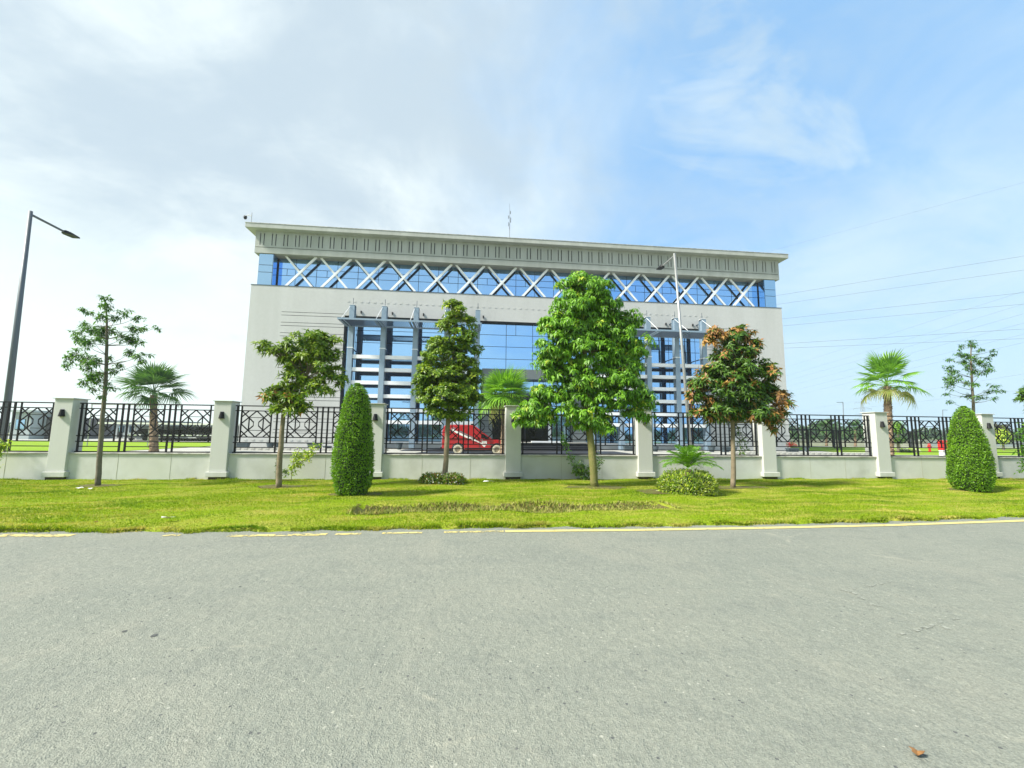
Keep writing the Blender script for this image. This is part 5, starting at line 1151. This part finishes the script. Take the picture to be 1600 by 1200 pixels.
def wires(name, lab, prs, z_, r, ext=1.0):
    t = thing(name, (gpt(*prs[0][0], prs[0][2]).x, gpt(*prs[0][0], prs[0][2]).y, 0), lab, 'power line', 'power lines')
    for a, b_, z in prs:
        p = gpt(*a, z); q = gpt(*b_, z); d = q-p; p2 = p-d*0.15; q2 = q+d*0.6; pts = []
        for i in range(17):
            u = i/16; s_ = p2.lerp(q2, u); s_.z += -0.0+0.25*((2*u-0.9)**2-0.3)*0; pts.append(s_)
        MB().tube(pts, r, 4).obj('wire', MT['wire'], t)
wires('power_line', 'near set of dark overhead wires crossing the right sky', [((1225,460),(1600,400),27), ((1225,474),(1600,422),26.4), ((1225,498),(1600,457),22), ((1225,509),(1600,475),21.6), ((1225,537),(1600,514),17), ((1225,544),(1600,529),16.6)], 0, 0.020)
wires('power_line', 'far set of faint steeper overhead wires crossing behind the tall palm', [((1240,570),(1600,455),30), ((1240,584),(1600,475),29), ((1240,592),(1600,490),26), ((1240,601),(1600,504.6),25), ((1240,610),(1600,522),22), ((1240,618),(1600,535),21)], 0, 0.017)
wires('power_line', 'highest faint single wire slanting over the building right end', [((1205,392),(1600,285),34)], 0, 0.009)
wires('power_line', 'lowest faintest wires just above the horizon at the right', [((1248,642),(1430,612),24), ((1248,648),(1430,628),20)], 0, 0.03)

# ------------------------------------------------------------------ right background
t = thing('far_wall', (60, 62, 0), 'low cream wall beyond the right lawn', 'wall')
MB().box(33, 75, 62, 62.3, -0.05, 0.80).obj('wall_section', MT['pale_wall'], t); MB().box(33, 75, 61.95, 62.35, 0.802, 0.88).obj('coping', MT['kerb'], t)
t = thing('far_wall', (100, 70, 0), 'grey wall behind the red hydrant, far right', 'wall')
MB().box(76, 150, 64, 64.3, -0.05, 0.95).obj('wall_section', MT['house_a'], t); MB().box(76, 150, 63.95, 64.35, 0.952, 1.02).obj('coping', MT['pale_wall'], t)
def shelter(px0, px1, pyt, Y, lab):
    a = sight(px0, pyt, Y); b_ = sight(px1, pyt, Y); t = thing('shade_shelter', ((a.x+b_.x)/2, Y, 0), lab, 'shelter', 'dark shade shelters beyond the lawn'); z = a.z
    MB().box(a.x, b_.x, Y, Y+2.5, z-0.10, z+0.04).obj('shelter_roof', MT['shade'], t)
    for x in (a.x+0.35*(b_.x-a.x), a.x+0.68*(b_.x-a.x)): MB().box(x-0.07, x+0.07, Y+1.1, Y+1.25, 0, z-0.102).obj('post', MT['shade'], t)
shelter(1258, 1282, 671, 46, 'dark flat shade shelter right beside the building corner')
shelter(1307, 1331, 672, 46, 'dark flat shade shelter left of the cream-sided pillar')
shelter(1428, 1452, 674, 50, 'dark shade shelter above the red hydrant')
def far_tree(px, py, w_, h_, Y, lab, m='lf_far', n=240, seed=1, cat='tree', L_=0.5):
    g = np.random.default_rng(seed); c = sight(px, py, Y); s = Y/F_PX; t = thing('background_tree', (c.x, Y, 0), lab, cat, 'small trees on the right horizon')
    MB().tube([(0, 0, 0), (0, 0, max(0.3, c.z))], [0.12, 0.06], 6).obj('trunk', MT['bark_grey'], t, local=True)
    u = unit(n, g)*g.uniform(.3, 1, (n, 1))*np.array([w_*s/2, w_*s/2, h_*s/2]); Cn = u+np.array([0, 0, c.z])
    Cn += np.sin(Cn*3.1)*0.15
    V, F_ = whorls(Cn, u+np.array([0, 0, .4]), 6, L_, L_*0.5, -.5, .6, g, jit=.1); mesh_obj('crown', V, F_, MT[m], t, local=True)
# rows of trees
k = 0
for px, py, w2, h2, Y, lab in [(1245, 684, 14, 20, 66, 'rounded yellow-green tree at the building corner behind the flowered planter'), (1275, 686, 16, 14, 75, 'low tree behind the first shade shelter'), (1300, 683, 18, 18, 80, 'bushy tree between the two shelters'), (1322, 682, 20, 20, 70, 'dark bushy tree below the second shelter'), (1342, 684, 16, 20, 75, 'dark tree just left of the cream-sided pillar'), (1372, 686, 22, 12, 90, 'low tree behind the tall palm trunk'), (1424, 687, 18, 12, 90, 'low hazy tree right of the tall palm'), (1444, 684, 16, 18, 85, 'tree behind the third shelter'), (1464, 688, 18, 12, 95, 'low tree left of the red box'), (1485, 686, 20, 14, 90, 'tree behind the right cone bush, left half'), (1590, 684, 24, 22, 80, 'tree at the far right end of the last panel')]:
    k += 1; far_tree(px, py, w2, h2, Y, lab, seed=100+k)
far_tree(1552, 676, 42, 36, 48, 'purple-brown and green rounded tree behind the last railing panel', m='lf_purple', n=520, seed=130, L_=0.34)
far_tree(1566, 682, 22, 28, 44, 'green shrub-like tree right of the purple-brown tree', m='lf_yel', n=160, seed=131, L_=0.28)
far_tree(1402, 668, 16, 18, 38, 'small round clipped tree beside the tall palm trunk', m='lf_hedge', n=260, seed=132, L_=0.16)
far_tree(1402, 686, 15, 10, 36, 'dark shrub under the small round clipped tree', m='lf_mango', n=140, seed=133, L_=0.16)
# little palms beyond the lawn
for px, Y, sd, lab in ((1291, 58, 15, 'small far palm between the two shelters'), (1336, 56, 16, 'small far palm just left of the cream-sided pillar')):
    qa_ = sight(px, 690, Y); qb_ = sight(px, 672, Y)
    fan_palm(lab, None, qb_.z, (qa_.x, qb_.x), Y, 0.16, 0.12, (1.0, 0.8), sd, MT['palm_d'], MT['palm_d'], n=14, lo=-30, group='small far palms')
# far-off woods that read as one mass
def wood(name, lab, pts, hgt, n, seed, L_=1.6):
    g = np.random.default_rng(seed); pts = np.array(pts, float); u = g.uniform(0, len(pts)-1, n); i = np.minimum(u.astype(int), len(pts)-2); f = (u-i)[:, None]; P = pts[i]*(1-f)+pts[i+1]*f
    top = hgt*(0.6+0.4*np.sin(P[:, 0]*0.11+seed)*np.sin(P[:, 0]*0.037)+0.25*np.sin(P[:, 0]*0.5)); z = g.uniform(0, 1, n)**0.7*top
    Cn = np.stack([P[:, 0]+g.normal(0, .5, n), P[:, 1]+g.normal(0, 2.5, n), z], 1)
    V, F_ = whorls(Cn, np.tile([0, 0, 1.0], (n, 1))+g.normal(0, .6, (n, 3)), 5, L_, L_*0.55, -.5, .6, g, jit=.3); o = mesh_obj(name, V, F_, MT['lf_far']); place(o, lab, 'woods', kind='stuff')
wood('distant_woods', 'distant line of hazy trees along the right horizon', [(70, 150), (140, 140), (230, 130), (330, 120)], 5.5, 5000, 3)
wood('distant_woods', 'distant line of hazy trees along the left horizon', [(-330, 150), (-200, 150), (-90, 150), (-40, 150)], 2.6, 3500, 4)
wood('trees_across_the_road', 'dark belt of trees across the road, mirrored in the lower windows', [(-75, -46), (-30, -42), (10, -44), (60, -42), (95, -48)], 5.6, 6000, 5, 0.9)
# hydrant, hose box, white flowers
q = gpt(1453, 706); t = thing('fire_hydrant', (q.x, q.y, 0), 'thin red fire hydrant post on the right lawn', 'hydrant')
MB().lathe([(0.16, 0), (0.16, 0.05), (0.10, 0.07), (0.10, 0.62), (0.14, 0.64), (0.14, 0.70), (0.09, 0.80), (0.03, 0.84)], k=14).obj('barrel', MT['redbox'], t, local=True)
MB().tube([(-0.22, 0, 0.52), (0.22, 0, 0.52)], 0.06, 8).obj('outlet', MT['redbox'], t, local=True)
q = gpt(1476, 713.5); t = thing('hose_box', (q.x, q.y, 0), 'bright red box on a white stand, right lawn edge beside the right cone bush', 'fire box')
MB().box(-0.28, 0.28, -0.15, 0.15, 0, 0.50).obj('stand', MT['white'], t, local=True, bevel=0.01); MB().box(-0.30, 0.30, -0.18, 0.18, 0.502, 1.25).obj('box', MT['redbox'], t, local=True, bevel=0.02); MB().box(-0.24, 0.24, -0.187, -0.181, 0.56, 1.19).obj('box_door', MT['redbox'], t, local=True)
q = gpt(1418, 707); mound_hedge('white_flower_bed', 'low bed of small white flowers right of the tall palm trunk', 'flowers', 1418, 707, q.y, 1.3, 0.5, 0.35, 700, [MT['lf_yel'], MT['flower_white']], (0.10, 0.08), (0.04, 0.07), 83, (0.6, 0.4))

# ------------------------------------------------------------------ litter
def scrap(px, py, sx, sy, m, lab, z=0.05, name='scrap', cat='litter', curl=0.02):
    q = gpt(px, py, z); a = rnd.uniform(0, 3.1); n = 9; V = [(0, 0, curl)]
    for i in range(n):
        th = 2*math.pi*i/n; r = 1+rnd.uniform(-.3, .3); V.append((sx/2*r*math.cos(th), sy/2*r*math.sin(th), curl*rnd.uniform(0, 1.6)))
    o = mesh_obj(name, V, [(0, i+1, (i+1) % n+1) for i in range(n)], m); so_ = o.modifiers.new('thickness', 'SOLIDIFY'); so_.thickness = 0.002
    o.location = q; place(o, lab, cat)
scrap(1433, 1178, 0.062, 0.04, MT['leaf_brown'], 'curled brown dead leaf on the asphalt, lower right', z=0.008, name='dead_leaf', cat='leaf', curl=0.015)
scrap(124, 763, 0.16, 0.10, MT['white'], 'larger white paper scrap left of the sparse tree foot', z=0.07)
scrap(141, 764, 0.10, 0.07, MT['white'], 'smaller white scrap at the sparse tree foot', z=0.07)
scrap(263, 811, 0.20, 0.12, MT['kerb'], 'pale beige leaf lying on the lawn near the road edge, left', z=0.08, name='dry_leaf', cat='leaf', curl=0.03)
scrap(765, 752.5, 0.34, 0.08, MT['white'], 'white flat scrap at the wall foot left of the middle pillar', z=0.07)
scrap(150, 817, 0.05, 0.04, MT['leaf_brown'], 'tiny brown leaf on the left part of the lawn', z=0.07, name='dead_leaf', cat='leaf')
# dark oil spots and flat stones on the road
for px, py, rx in ((240, 993.5, 0.020), (194, 987, 0.014), (265, 935, 0.010), (375, 917, 0.012)):
    q = gpt(px, py); n = 14
    o = mesh_obj('tar_spot', [(q.x+rx*math.cos(a)*rnd.uniform(.8, 1.2), q.y+rx*1.3*math.sin(a)*rnd.uniform(.8, 1.2), 0.004) for a in [2*math.pi*i/n for i in range(n)]], [tuple(range(n))], MT['tar']); o['kind'] = 'structure'

# ------------------------------------------------------------------ air
hzm = bpy.data.materials.new('air_haze'); hzm.use_nodes = True; t_ = hzm.node_tree; t_.nodes.clear()
o_ = t_.nodes.new('ShaderNodeOutputMaterial'); v_ = t_.nodes.new('ShaderNodeVolumePrincipled'); v_.inputs['Color'].default_value = (0.86, 0.93, 1.0, 1); v_.inputs['Density'].default_value = 0.0005; v_.inputs['Anisotropy'].default_value = 0.2
t_.links.new(v_.outputs[0], o_.inputs['Volume'])
hb = MB().box(-420, 420, -120, 380, -1.2, 46).obj('haze', hzm); hb['kind'] = 'stuff'
sc.cycles.volume_bounces = 1
